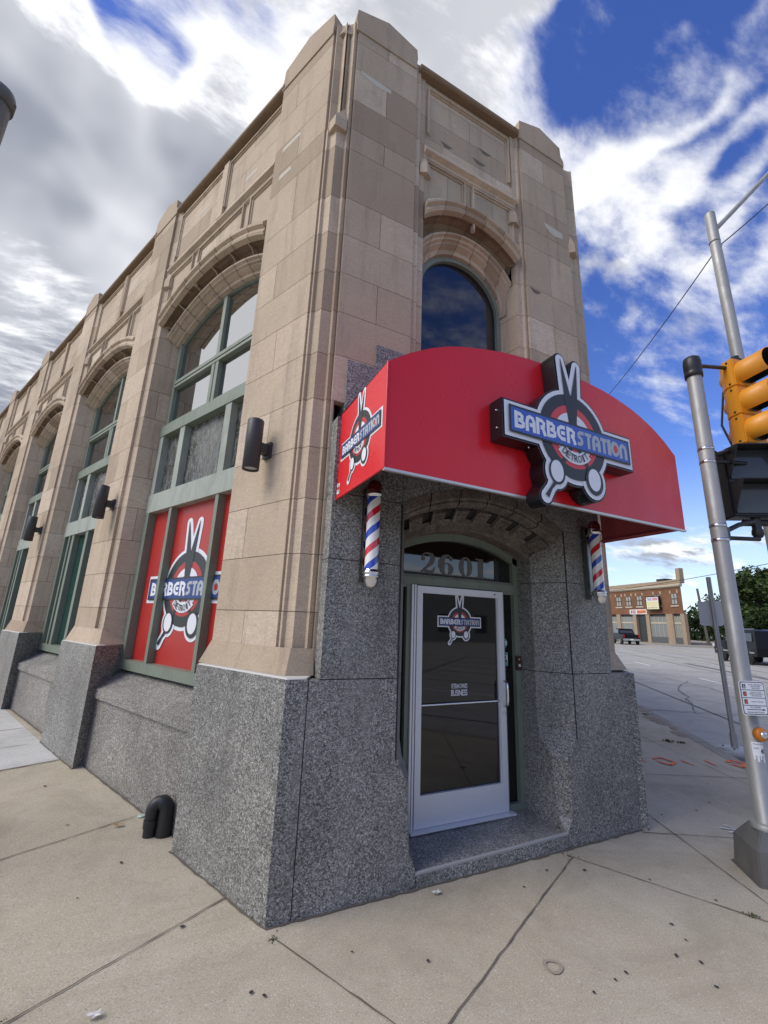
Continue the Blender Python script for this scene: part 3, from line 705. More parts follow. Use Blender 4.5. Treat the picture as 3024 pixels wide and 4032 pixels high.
def text(mb, fn, s, cx, cy, w, h, e, mi, bold=.0, rot=0, skew=0):
    """fit string to width w and height h centred at cx,cy"""
    vs, fs, x0, x1, y0, y1 = text2d(s, bold); b = len(mb.v)
    for x, y in vs:
        X = ((x-x0)/(x1-x0)-.5)*w; Y = ((y-y0)/(y1-y0)-.5)*h; X += skew*Y
        mb.v.append(tuple(fn(cx+X*cos(rot)-Y*sin(rot), cy+X*sin(rot)+Y*cos(rot), e)))
    for f in fs: mb.f.append(tuple(b+i for i in f)); mb.m.append(mi); mb.t.append(.5); mb.sm.append(False)
# letters of the heavy one-weight display face, cell 0..1 x 0..1, drawn with thick strokes
def glyph(ch):
    s = []; w = .155
    if ch == 'B': s = [[(.16, .02), (.16, .98)], [(.16, .84), (.55, .84), (.74, .74), (.72, .58), (.5, .50)], [(.36, .50), (.62, .48), (.84, .36), (.82, .2), (.62, .14), (.16, .14)]]
    elif ch == 'A': s = [[(.15, 0), (.15, .55), (.24, .76), (.46, .85), (.7, .80), (.84, .6), (.84, 0)], [(.40, .40), (.84, .40)]]
    elif ch == 'R': s = [[(.15, 0), (.15, .98)], [(.15, .84), (.55, .84), (.78, .72), (.74, .52), (.45, .45)], [(.45, .45), (.68, .38), (.88, 0)]]
    elif ch == 'E': s = [[(.9, .84), (.48, .84), (.2, .7), (.14, .5), (.2, .3), (.48, .15), (.9, .15)], [(.42, .5), (.86, .5)]]
    elif ch == 'S': s = [[(.94, .84), (.45, .84), (.24, .74), (.26, .58), (.5, .5), (.62, .42), (.62, .24), (.42, .15), (.02, .15)]]
    elif ch == 'T': s = [[(.02, .84), (.98, .84)], [(.52, .84), (.52, 0)]]
    elif ch == 'I': s = [[(.5, 0), (.5, .98)]]; 
    elif ch == 'O': s = [[(.5+.36*sin(a*pi/6), .5+.36*cos(a*pi/6)) for a in range(13)]]
    elif ch == 'N': s = [[(.15, 0), (.15, .55), (.26, .78), (.5, .85), (.74, .78), (.85, .55), (.85, 0)]]
    return s, w
def word(mb, fn, s, x0, x1, y0, y1, e, mi, bw=1.0):
    wd = {'I': .42, 'T': .86, 'O': 1.05, 'S': .9}
    tot = sum(wd.get(c, 1.0) for c in s)+.06*(len(s)-1); k = (x1-x0)/tot; x = x0
    for c in s:
        cw = wd.get(c, 1.0)*k; st_, w = glyph(c)
        for j, P in enumerate(st_):
            Q = [(x+(px if c != 'I' else px)*cw, y0+py*(y1-y0)) for px, py in P]
            ww = w*min(cw, (y1-y0))*bw
            if c == 'I': ww = w*(y1-y0)*.95
            stroke_faces(mb, fn, Q, ww, e+j*.00012, mi)
            for i, q in enumerate(Q[1:-1]):     # round joints
                shape_face(mb, fn, ell(q[0], q[1], ww, ww, 10), e+.00005+j*.00012+i*.00001, mi)
        x += cw+.06*k
BLADES = [[(-.045, .25), (-.078, .46), (-.066, .49), (-.052, .475), (.022, .12), (.03, -.03), (-.035, -.03), (-.03, .2)],
          [(.042, .25), (.078, .455), (.069, .485), (.053, .47), (-.02, .14), (-.035, .05), (.03, .0), (.035, .2)]]
def offs(P, d):
    cx = sum(p[0] for p in P)/len(P); cy = sum(p[1] for p in P)/len(P); out = []
    n = len(P)
    ar = sum(P[i][0]*P[(i+1) % n][1]-P[(i+1) % n][0]*P[i][1] for i in range(n)); sg = 1 if ar > 0 else -1
    for i in range(n):
        (x0, y0), (x1, y1), (x2, y2) = P[i-1], P[i], P[(i+1) % n]
        l1 = math.hypot(x1-x0, y1-y0) or 1; l2 = math.hypot(x2-x1, y2-y1) or 1
        nx = (y1-y0)/l1+(y2-y1)/l2; ny = -(x1-x0)/l1-(x2-x1)/l2; l = math.hypot(nx, ny) or 1
        m = 1/max(.45, l/2); out.append((x1+sg*nx/l*d*m, y1+sg*ny/l*d*m))
    return out
TIPS = [((-.018, .20), (-.066, .475)), ((.018, .20), (.066, .465))]
def logo_outline(o):
    """primitives whose union is the outline, grown by o"""
    out = [ell(0, 0, .262+o, .262+o, 48), [(-.478-o, -.078-o), (.478+o, -.078-o), (.478+o, .078+o), (-.478-o, .078+o)]]
    for (a, b) in TIPS:
        out.append(strokep([a, ((a[0]+b[0])/2, (a[1]+b[1])/2), b], [.040+o, .026+o, .012+o])); out.append(ell(b[0], b[1], .012+o, .012+o, 12))
    out.append(ell(-.15, -.235, .062+o, .075+o, 24)); out.append(ell(.14, -.24, .072+o, .085+o, 24))
    out.append(strokep([(-.17, -.29), (-.20, -.335), (-.235, -.385)], [.020+o, .010+o, .016+o])); out.append(ell(-.235, -.385, .016+o, .016+o, 12))
    return out
def logo(mb, fn, k, mats, sx=1.0, e0=0.0, st_=.0007):
    """fn(x,y,e) maps logo units*k; mats: indices white,black,red,blue,grey"""
    Wm, Bm, Rm, Um, Gm = mats; e = [e0]
    f = lambda x, y, ee: fn(x*k*sx, y*k, ee)
    def put(P, mi): e[0] += st_; shape_face(mb, f, P, e[0], mi)
    for P in logo_outline(.022): put(P, Wm)
    put(ell(0, 0, .258, .258, 48), Bm)
    put(ell(0, 0, .19, .19, 40), Rm); put(ell(0, 0, .145, .145, 40), Wm); put(ell(0, 0, .092, .092, 32), Rm)
    for (a, b), c in zip(TIPS, ((.010, -.06), (-.010, -.06))):
        put(strokep([c, a, ((a[0]+b[0])/2, (a[1]+b[1])/2), (b[0], b[1]+.006)], [.022, .030, .017, .002]), Bm)
    for s in (-1, 1): put(strokep([(s*.02, -.06), (s*.10, -.17), (s*.14, -.2)], [.012, .014, .018]), Bm)
    put(ell(0, 0, .165, .165, 20, rad(218), rad(318))+ell(0, 0, .100, .100, 20, rad(218), rad(318))[::-1], Wm)
    put(ell(-.15, -.235, .060, .073, 24), Bm); put(ell(-.15, -.232, .047, .062, 24), Wm)
    put(ell(.14, -.24, .070, .083, 24), Bm); put(ell(.14, -.232, .050, .066, 24), Wm)
    put(strokep([(-.165, -.295), (-.20, -.335), (-.235, -.385)], [.012, .008, .014]), Bm)
    put([(-.475, -.078), (.475, -.078), (.475, .078), (-.475, .078)], Bm)
    put([(-.462, -.066), (.462, -.066), (.462, .066), (-.462, .066)], Um)
    e[0] += st_
    word(mb, f, 'BARBER', -.440, .012, -.050, .052, e[0], Wm); word(mb, f, 'STATION', .022, .448, -.050, .052, e[0], Gm, 1.2)
    e[0] += max(st_*3, .0005); put(ell(.348, 0, .018, .024, 16), Rm)
    for i, c in enumerate('DETROIT'):
        a = rad(-90+(i-3)*13.0); text(mb, f, c, cos(a)*.132, sin(a)*.132, .012 if c == 'I' else .030, .042, e[0]+.0005, Bm, .01, rot=a+pi/2)

# ---------------------------------------------------------------- windows
def arcp(fr, cx, cz, R, hw, d, n=20): return [fr(cx+hw*(-1+2*i/n), d, cz+sqrt(R*R-(hw*(-1+2*i/n))**2)) for i in range(n+1)]
def arched_window(k, film):
    o = 3.14*k; cx = 2.25+o; hw = 1.09; R = 2.04; cz = 3.43
    fm = MB()
    # arch frame ring
    for i in range(20):
        xa, xb = -hw+2*hw*i/20, -hw+2*hw*(i+1)/20
        za, zb = cz+sqrt(R*R-xa*xa), cz+sqrt(R*R-xb*xb)
        fm.prism([Lf(cx+xa, .40, za-.028), Lf(cx+xb, .40, zb-.028), Lf(cx+xb, .43, zb-.028), Lf(cx+xa, .43, za-.028)], [Lf(cx+xa, .40, za+.03), Lf(cx+xb, .40, zb+.03), Lf(cx+xb, .43, zb+.05), Lf(cx+xa, .43, za+.05)])
    B = lambda a0, a1, z0, z1, d=.38, mi=0: fm.box(Lf, cx+a0, cx+a1, d, .44, z0, z1, mi)
    B(-1.09, -1.02, 3.94, 5.2); B(1.02, 1.09, 3.94, 5.2)
    B(-1.02, 1.02, 4.50, 4.535, .37); B(-1.02, 1.02, 4.555, 4.60, .37); B(-1.02, 1.02, 4.535, 4.555, .40)
    B(-.035, .035, 4.60, 5.42, .385); B(-.075, -.01, 3.94, 4.50, .375); B(.01, .075, 3.94, 4.50, .375)
    B(-1.02, 1.02, 3.94, 4.0, .38)
    B(-1.10, 1.10, 3.80, 3.94, .335)
    B(-1.10, 1.10, 2.79, 3.02, .335, 1)
    for a0, a1 in ((-1.09, -1.0), (1.0, 1.09), (-.555, -.44), (.44, .555)): B(a0, a1, 3.02, 3.80, .345, 1)
    for a0, a1 in ((-1.09, -1.0), (1.0, 1.09)): B(a0, a1, 1.10, 2.79, .335)
    if film:
        for a0, a1 in ((-.545, -.485), (.44, .50)): B(a0, a1, 1.10, 2.79, .345)
    else:
        for a0, a1 in ((-.05, .05), (.58, .68), (.78, .84)): B(a0, a1, 1.10, 2.79, .345)
    B(-1.09, 1.09, 1.0, 1.10, .325)
    root = child(fm.build('window', [GREEN, GREENL], building))
    p = MB(); top = [Lf(cx-hw, .425, 3.9)]+[Lf(cx+(-hw+2*hw*i/20), .425, cz+sqrt(R*R-(-hw+2*hw*i/20)**2)) for i in range(21)]+[Lf(cx+hw, .425, 3.9)]
    p.face(top); q = p.build('upper_pane', GLASS, root)
    p = MB(); p.face([Lf(cx-hw, .424, 2.95), Lf(cx+hw, .424, 2.95), Lf(cx+hw, .424, 3.85), Lf(cx-hw, .424, 3.85)]); p.build('middle_pane', WRIN, root)
    p = MB(); p.face([Lf(cx-hw, .423, 1.05), Lf(cx+hw, .423, 1.05), Lf(cx+hw, .423, 2.85), Lf(cx-hw, .423, 2.85)])
    if film:
        fo = p.build('lower_pane', REDF, root); fo['label'] = 'lower pane covered in red film printed with a scissors logo'
        lm = MB(); logo(lm, lambda x, y, e: Lf(cx-.01-x, .4225-e, 1.87+y), 1.50, (0, 1, 2, 3, 4), sx=1.16, st_=.0006)
        lm.build('printed_logo', [LWHITE, LBLACK, REDF, LBLUED, LGREY], root)
    else: p.build('lower_pane', GLASSG, root)
    return root
for k in range(0, 6): arched_window(k, k == 0)
# front arched window
fm = MB(); cx, cz, R = 1.60, 4.88, .525
n = 24
for i in range(n):
    a, b = pi*i/n, pi*(i+1)/n
    A = [F(cx+r*cos(t), d, cz+r*sin(t)) for t, r, d in ((a, R+.03, .385), (a, R-.045, .385), (a, R-.045, .43), (a, R+.03, .43))]
    B = [F(cx+r*cos(t), d, cz+r*sin(t)) for t, r, d in ((b, R+.03, .385), (b, R-.045, .385), (b, R-.045, .43), (b, R+.03, .43))]
    fm.prism(A, B, caps=False)
fm.box(F, cx-.555, cx-.48, .385, .43, 3.5, 4.88); fm.box(F, cx+.48, cx+.555, .385, .43, 3.5, 4.88)
root = child(fm.build('window', [GREEN], building))
p = MB(); p.face([F(cx-.52, .425, 3.5), F(cx+.52, .425, 3.5)]+[F(cx+.52*cos(pi*i/24), .425, 4.88+.52*sin(pi*i/24)) for i in range(25)]); p.build('pane', GLASSB, root)
p = MB(); p.box(F, 1.0, 2.2, .39, .6, 3.0, 3.52); child(p.build('window_sill', STONE, building))
# ---------------------------------------------------------------- entrance
en = MB(); Rf2 = 1.385; CZ2 = 1.02
ent = None
n = 24; hw = .67
for i in range(n):
    xa, xb = -hw+2*hw*i/n, -hw+2*hw*(i+1)/n
    za, zb = CZ2+sqrt(Rf2**2-xa*xa), CZ2+sqrt(Rf2**2-xb*xb)
    en.prism([F(CXD+xa, .43, za-.062), F(CXD+xb, .43, zb-.062), F(CXD+xb, .50, zb-.062), F(CXD+xa, .50, za-.062)], [F(CXD+xa, .43, za+.03), F(CXD+xb, .43, zb+.03), F(CXD+xb, .50, zb+.03), F(CXD+xa, .50, za+.03)])
E_ = lambda a0, a1, z0, z1, d=.43, mi=0: en.box(F, a0, a1, d, .5, z0, z1, mi)
E_(.93, .985, .1, 2.25); E_(2.215, 2.275, .1, 2.25); E_(.985, 2.215, 1.925, 1.990, .425); E_(.985, 2.215, 1.99, 2.012, .445)
E_(1.065, 1.10, .1, 1.925, .435); E_(2.065, 2.095, .1, 1.925, .435)
E_(.985, 1.065, .1, .17); E_(2.095, 2.215, .1, .17); E_(.985, 1.065, 1.90, 1.925, .44); E_(2.095, 2.215, 1.90, 1.925, .44)
ent = child(en.build('entrance_frame', [GREEN], building))
p = MB(); p.face([F(.96, .475, 1.95), F(2.25, .475, 1.95)]+[F(CXD+.66-1.32*i/20, .475, CZ2-.03+sqrt(Rf2**2-(.66-1.32*i/20)**2)) for i in range(21)]); p.build('transom_pane', GLASST, ent)
p = MB(); p.face([F(.97, .474, .12), F(1.08, .474, .12), F(1.08, .474, 1.93), F(.97, .474, 1.93)]); p.build('sidelight_pane', GLASSD, ent); p = MB(); p.face([F(2.08, .474, .12), F(2.23, .474, .12), F(2.23, .474, 1.93), F(2.08, .474, 1.93)]); p.build('sidelight_pane', GLASSD, ent)
# street number, fat-faced figures
NUM = mat('frosted_number', (.13, .13, .125), .6)
fnn = lambda x, y, e: F(x, .4735-e, y)
nm = MB()
def nxt():
    global nm
    nm.build('number_digit', NUM, ent); nm = MB()
def num2(x0, x1, y0, y1):
    W_, H_ = x1-x0, y1-y0; X = lambda a: x0+a*W_; Y = lambda b: y0+b*H_
    shape_face(nm, fnn, ell(X(.22), Y(.70), .13*W_, .10*H_, 14), .0012, 0)
    P = [(.14, .74), (.22, .92), (.48, .98), (.76, .90), (.84, .72), (.74, .52), (.45, .32), (.14, .10)]; w = [.03, .04, .05, .12, .16, .13, .07, .05]
    stroke_faces(nm, fnn, [(X(a), Y(b)) for a, b in P], [q*W_ for q in w], .001, 0)
    stroke_faces(nm, fnn, [(X(.08), Y(.08)), (X(.3), Y(.17)), (X(.6), Y(.07)), (X(.85), Y(.14)), (X(.98), Y(.34))], [.03*W_, .09*W_, .11*W_, .09*W_, .02*W_], .0014, 0)
def ring_n(x0, x1, y0, y1, t=.30, e=.001):
    cx, cy = (x0+x1)/2, (y0+y1)/2; rx, ry = (x1-x0)/2, (y1-y0)/2; N_ = 28
    o = [(cx+rx*cos(2*pi*i/N_), cy+ry*sin(2*pi*i/N_)) for i in range(N_)]; q = [(cx+rx*t*cos(2*pi*i/N_), cy+ry*.86*sin(2*pi*i/N_)) for i in range(N_)]
    for i in range(N_):
        j = (i+1) % N_; nm.face([fnn(*o[i], e), fnn(*o[j], e), fnn(*q[j], e), fnn(*q[i], e)])
num2(1.205, 1.365, 2.03, 2.215); nxt()
ring_n(1.41, 1.56, 2.03, 2.145); 
stroke_faces(nm, fnn, [(1.425, 2.09), (1.43, 2.15), (1.46, 2.195), (1.50, 2.212), (1.535, 2.19)], [.03, .03, .02, .008, .012], .0016, 0); shape_face(nm, fnn, ell(1.535, 2.18, .02, .018, 12), .002, 0); nxt()
ring_n(1.62, 1.77, 2.03, 2.215); nxt()
for P in ([(1.835, 2.045), (1.895, 2.045), (1.895, 2.20), (1.835, 2.20)], [(1.805, 2.033), (1.925, 2.033), (1.925, 2.045), (1.805, 2.045)], [(1.805, 2.20), (1.895, 2.20), (1.895, 2.212), (1.805, 2.212)]): shape_face(nm, fnn, P, .001, 0)
nxt()
stk = MB()
fst = lambda x, y, e: F(x, .4735-e, y)
shape_face(stk, fst, [(2.122+.036*cos(pi/8+pi/4*i), 1.463+.042*sin(pi/8+pi/4*i)) for i in range(8)], .001, 0); shape_face(stk, fst, [(2.093, 1.448), (2.151, 1.448), (2.151, 1.478), (2.093, 1.478)], .002, 1)
text(stk, fst, 'ring', 2.122, 1.463, .045, .02, .003, 0)
shape_face(stk, fst, [(2.098, 1.262), (2.158, 1.262), (2.158, 1.38), (2.098, 1.38)], .001, 0); shape_face(stk, fst, [(2.102, 1.29), (2.154, 1.29), (2.154, 1.355), (2.102, 1.355)], .002, 1)
text(stk, fst, 'NOTICE', 2.128, 1.367, .045, .011, .002, 2); text(stk, fst, 'SECURITY', 2.128, 1.276, .048, .009, .002, 2)
shape_face(stk, fst, ell(2.128, 1.338, .010, .013, 12), .003, 2); shape_face(stk, fst, [(2.108, 1.292), (2.148, 1.292), (2.145, 1.318), (2.112, 1.318)], .003, 2)
stk.build('sticker', [mat('teal_sticker', (.10, .42, .40), .4), LWHITE, LBLACK], ent)
# door leaf
dm = MB(); D_ = lambda a0, a1, z0, z1, d0=.405, d1=.455: dm.box(F, a0, a1, d0, d1, z0, z1)
D_(1.103, 1.122, .125, 1.922, .415, .47); D_(1.126, 1.142, .125, 1.922, .41, .47)
D_(1.148, 1.20, .135, 1.915); D_(2.0, 2.06, .135, 1.915); D_(1.20, 2.0, 1.862, 1.915); D_(1.20, 2.0, .135, .35)
D_(1.2, 2.0, 1.857, 1.862, .415); D_(1.2, 1.207, .35, 1.857, .415); D_(1.993, 2.0, .35, 1.857, .415)
door = dm.build('door', ALU, building); child(door)
p = MB(); p.face([F(1.19, .43, .34), F(2.01, .43, .34), F(2.01, .43, 1.87), F(1.19, .43, 1.87)]); p.build('pane', GLASSD, door)
p = MB(); p.tube([F(2.035, .41, 1.145), F(2.035, .375, 1.145), F(2.035, .355, 1.13), F(2.035, .35, 1.09), F(2.035, .35, 1.0), F(2.035, .355, .96), F(2.035, .375, .945), F(2.035, .41, .945)], .0115, 10); p.build('handle', CHROME, door)
p = MB(); p.tube([F(1.2, .418, .978), F(1.995, .418, .982)], .010, 10); p.build('push_bar', CHROME, door)
p = MB(); p.tube([F(1.94, .46, 1.14), F(1.9, .46, 1.13), F(1.9, .46, .99)], .011, 8); p.lathe(F(2.03, .40, .885), [(.0, -.012), (.013, -.012), (.015, 0), (.015, .01)], 14, ax=(0, -1, 0)); p.build('lock', CHROME, door)
p = MB(); p.lathe(F(1.965, .404, 1.888), [(.006, .0), (.008, .003), (.004, .004)], 14, ax=(0, -1, 0)); p.build('closer_screw', BLACK, door)
lm = MB(); logo(lm, lambda x, y, e: F(1.592+x, .4285-e, 1.632+y), .46, (0, 1, 2, 3, 4), st_=.00009)
lm.build('window_decal', [LWHITE, LBLACK, mat('decal_red', (.45, .05, .03), .5), LBLUED, LGREY], door); lm = MB()
text(lm, lambda x, y, e: F(x, .4285-e, y), 'VETERAN OWNED', 1.582, 1.112, .165, .038, .001, 0, .015); text(lm, lambda x, y, e: F(x, .4285-e, y), 'BUSINESS', 1.582, 1.06, .165, .048, .001, 0, .02)
lm.build('window_lettering', [LWHITE], door)
p = MB(); p.box(F, 1.10, 2.1, .36, .5, .118, .132); child(p.build('threshold', ALU, building))
# ---------------------------------------------------------------- doorbell on the frame
kb = empty('doorbell', F(2.228, .43, 1.23)); tag(kb, 'small brown push button box on the green door frame right of the door', 'doorbell')
def rel(o, root): o.parent = root; o.matrix_parent_inverse = Matrix.Translation(root.location).inverted(); return o
p = MB(); p.box(F, 2.203, 2.256, .405, .43, 1.23, 1.352); rel(p.build('casing', mat('brown_metal', (.10, .05, .04), .35, .4), None, bevel=.003), kb)
p = MB(); p.box(F, 2.222, 2.242, .400, .408, 1.262, 1.284); p.lathe(F(2.232, .405, 1.325), [(.006, 0), (.006, .004), (0, .004)], 10, ax=(0, -1, 0)); rel(p.build('button', LWHITE), kb)

# ---------------------------------------------------------------- awning
aw = empty('awning', F(1.6, -.37, 2.42)); tag(aw, 'glossy red metal awning with curved top over the corner door', 'awning')
AU0, AU1, AZ0 = .24, 2.97, 2.42
AP = [(.24, 3.075), (.38, 3.175), (.53, 3.262), (.65, 3.315), (.77, 3.355), (.95, 3.40), (1.12, 3.432), (1.36, 3.458), (1.6, 3.466), (1.85, 3.458), (2.1, 3.434), (2.27, 3.405), (2.44, 3.362), (2.57, 3.315), (2.70, 3.255), (2.84, 3.168), (2.97, 3.062)]
p = MB(); p.face([F(AU0, -.75, AZ0), F(AU1, -.75, AZ0)]+[F(u, -.75, z) for u, z in AP[::-1]])
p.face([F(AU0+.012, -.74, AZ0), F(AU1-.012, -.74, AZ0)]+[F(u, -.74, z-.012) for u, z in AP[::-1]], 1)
rel(p.build('front_panel', [RED, REDIN]), aw)
p = MB()
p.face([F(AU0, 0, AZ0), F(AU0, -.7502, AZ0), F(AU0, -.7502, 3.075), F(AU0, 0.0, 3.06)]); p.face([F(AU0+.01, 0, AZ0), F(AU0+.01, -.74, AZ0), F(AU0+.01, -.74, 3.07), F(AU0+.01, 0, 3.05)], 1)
rel(p.build('side_panel', [RED, REDIN]), aw)
p = MB()
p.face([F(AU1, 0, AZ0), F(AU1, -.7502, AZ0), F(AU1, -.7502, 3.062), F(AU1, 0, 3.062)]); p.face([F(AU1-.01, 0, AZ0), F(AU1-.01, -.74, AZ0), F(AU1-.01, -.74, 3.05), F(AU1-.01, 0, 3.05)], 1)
rel(p.build('side_panel', [RED, REDIN]), aw)
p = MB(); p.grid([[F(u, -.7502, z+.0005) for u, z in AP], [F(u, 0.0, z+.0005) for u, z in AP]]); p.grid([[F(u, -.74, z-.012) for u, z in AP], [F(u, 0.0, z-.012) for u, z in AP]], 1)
rel(p.build('roof_panel', [RED, REDIN]), aw)
p = MB(); p.box(F, AU0-.004, AU1+.004, -.757, -.735, AZ0-.016, AZ0-.001); rel(p.build('bottom_trim', mat('aluminium_trim', (.62, .60, .56), .35, .6)), aw)
p = MB()
for u in (AU0+.02, AU1-.02): p.tube([F(u, -.73, AZ0+.02), F(u, 0.0, AZ0+.02)], .012, 6)
rel(p.build('frame', REDIN), aw)
p = MB(); p.tube([F(AU0-.002, -.752, AZ0), F(AU0-.002, -.752, 3.075)], .006, 6); p.tube([F(AU0-.002, .0, AZ0-.002), F(AU0-.002, -.75, AZ0-.002)], .007, 6)
rel(p.build('seam', RED), aw)
lm = MB(); logo(lm, lambda x, y, e: F(AU0-.001-e, -.375-x, 2.745+y), .66, (0, 1, 2, 3, 4), st_=.00025)
shape_face(lm, lambda x, y, e: F(AU0-.001-e, x, y), [(-.005, 2.45), (-.055, 2.45), (-.055, 2.525), (-.005, 2.525)], .001, 0)
shape_face(lm, lambda x, y, e: F(AU0-.001-e, x, y), ell(-.03, 2.49, .017, .028, 20), .002, 2); shape_face(lm, lambda x, y, e: F(AU0-.001-e, x, y), ell(-.03, 2.49, .011, .022, 20), .003, 0)
shape_face(lm, lambda x, y, e: F(AU0-.001-e, x, y), [(-.008, 2.481), (-.052, 2.481), (-.052, 2.499), (-.008, 2.499)], .004, 2)
rel(lm.build('printed_logo', [LWHITE, LBLACK, mat('print_red', (.5, .03, .03), .4), LBLUED, LGREY]), aw)
# ---------------------------------------------------------------- big cut-out sign
sg = empty('shop_sign', F(1.59, -.81, 2.42)); tag(sg, 'cut-out round BARBERSTATION DETROIT sign box with scissors on the front of the red awning', 'sign')
SK = 1.20; cu_, cz_ = 1.592, 2.865
p = MB()
for i, P in enumerate(logo_outline(.034)):
    e = i*.0004; A = [F(cu_+x*SK, -.755, cz_+y*SK) for x, y in P]; B = [F(cu_+x*SK, -.865-e, cz_+y*SK) for x, y in P]; p.prism(A, B)
rel(p.build('sign_box', BLACK), sg)
p = MB(); logo(p, lambda x, y, e: F(cu_+x, -.870-e, cz_+y), SK, (0, 1, 2, 3, 4), st_=.0004)
rel(p.build('sign_face', [LWHITE, LBLACK, LRED, LBLUE, LGREY]), sg)
p = MB()
for x, y, dx in [(-.515, .05, -1), (-.515, -.05, -1), (-.3, -.112, 0), (.3, -.112, 0), (.515, 0, 1)]:
    p.lathe(F(cu_+x*SK, -.82, cz_+y*SK), [(.006, -.004), (.006, .006), (0, .008)], 8, ax=(dx, 0, -1 if dx == 0 else 0))
rel(p.build('screw', CHROME), sg)
# ---------------------------------------------------------------- barber poles
def m_stripes():
    m = mat('barber_stripes', rough=.12); n = NT(m); m.node_tree.nodes['Principled BSDF'].inputs['Coat Weight'].default_value = .6
    s_ = n.N.new('ShaderNodeSeparateXYZ'); n.L.new(n.tc.outputs['Object'], s_.inputs[0])
    at = n.math('ARCTAN2', s_.outputs[1], s_.outputs[0])
    v = n.math('FRACT', n.math('SUBTRACT', n.math('DIVIDE', s_.outputs[2], .235), n.math('DIVIDE', at, 2*pi)))
    c = n.ramp(v, [(0, (.80, .79, .76)), (.27, (.62, .02, .03)), (.5, (.80, .79, .76)), (.77, (.02, .06, .46))], True)
    n.col(c); return m
STRIPE = m_stripes()
def barber_pole(u, label):
    r = empty('barber_pole', F(u, -.12, 1.84)); tag(r, label, 'barber pole', 'barber poles beside the door')
    z0 = 1.84
    p = MB(); p.lathe((0, 0, 0), [(.046, .10), (.046, .60)], 28); p.build('striped_cylinder', STRIPE, r)
    p = MB(); p.lathe((0, 0, 0), [(0, -.028), (.02, -.024), (.038, -.006), (.046, .02), (.048, .045), (.056, .05), (.056, .06), (.05, .066), (.058, .072), (.058, .084), (.05, .092), (.048, .10)], 24)
    p.build('chrome_base', CHROME, r)
    p = MB(); p.lathe((0, 0, 0), [(.048, .60), (.056, .608), (.060, .618), (.060, .628), (.054, .634), (.058, .640), (.055, .65)], 24); p.build('chrome_collar', CHROME, r)
    p = MB(); p.lathe((0, 0, 0), [(.053, .65), (.055, .668), (.048, .70), (.03, .722), (.0, .728)], 24); p.build('globe', mat('ruby_globe', (.09, .012, .010), .1), r)
    p = MB(); p.box(lambda a, d, z: Vector((a, d, z)), -.035, .035, .07, .118, .02, .68); p.box(lambda a, d, z: Vector((a, d, z)), -.02, .02, .0, .09, .06, .09); p.box(lambda a, d, z: Vector((a, d, z)), -.02, .02, .0, .09, .61, .64)
    p.build('back_plate', mat('mirror_plate', (.25, .25, .25), .2, 1), r)
    return r
bp1 = barber_pole(.475, 'red white and blue striped barber pole left of the door, nearest the corner')
bp2 = copy_tree(bp1); bp2.location = F(2.70, -.12, 1.85); bp2['label'] = 'red white and blue striped barber pole right of the door, below the awning end'; bp2['group'] = 'barber poles beside the door'
# ---------------------------------------------------------------- wall lamps
def wall_lamp(s, label):
    loc = Lf(s+.09, -.055, 2.69); r = empty('wall_lamp', loc, TH); tag(r, label, 'wall lamp', 'cylinder lamps on the stone piers')
    p = MB(); p.lathe((0, 0, 0), [(.057, .018), (.060, 0), (.063, 0), (.063, .40), (.060, .405), (0, .405)], 28); p.build('cylinder_shade', BRONZE, r)
    p = MB(); p.lathe((0, 0, 0), [(.0, .02), (.057, .018)], 24); p.build('lens', mat('frosted_lens', (.55, .55, .55), .3), r)
    q = lambda a, d, z: Vector((a, -d, z))
    p = MB(); p.box(q, -.03, .03, .055, .12, .155, .235); p.box(q, -.045, .045, .12, .147, .13, .26); p.lathe(q(0, .118, .25), [(.005, -.002), (.005, .004), (0, .005)], 6, ax=(0, 1, 0)); p.build('bracket', BRONZE, r)
    return r
l1 = wall_lamp(.48, 'dark cylinder wall lamp on the corner pier right of the red film window')
for s, lb in ((3.62, 'dark cylinder wall lamp on the second stone pier, left of the red window'), (6.74, 'dark cylinder wall lamp on the third stone pier from the corner'),
              (9.88, 'dark cylinder wall lamp farthest along the left street front')):
    c = copy_tree(l1); c.location = Lf(s+.09, -.055, 2.70); c['label'] = lb
# ---------------------------------------------------------------- black pipe at the wall foot
p = MB(); PT = []
zr = .20; pa_, pb_ = Vector((1.31, .06)), Vector((1.365, -.018)); pm_ = (pa_+pb_)/2; ph_ = (pb_-pa_)/2
for i in range(13):
    a = pi*i/12; q_ = pm_-ph_*cos(a); PT.append(Lf(q_.x, q_.y, zr+.055*sin(a)))
p.tube([Lf(pa_.x, pa_.y, -.02), Lf(pa_.x, pa_.y, .1)]+PT+[Lf(pb_.x, pb_.y, .13)], [.058, .055]+[.052]*6+[.046]*7+[.041], 20)
o = p.build('drain_pipe', BLACKM); tag(o, 'black U-bend pipe stub at the foot of the granite wall on the left', 'pipe')
p = MB(); p.tube([Lf(pb_.x, pb_.y, .095), Lf(pb_.x, pb_.y, .150)], .049, 18); p.tube([Lf(pb_.x, pb_.y, .035), Lf(pb_.x, pb_.y, .095)], .043, 18); p.build('collar', BLACKM, o)

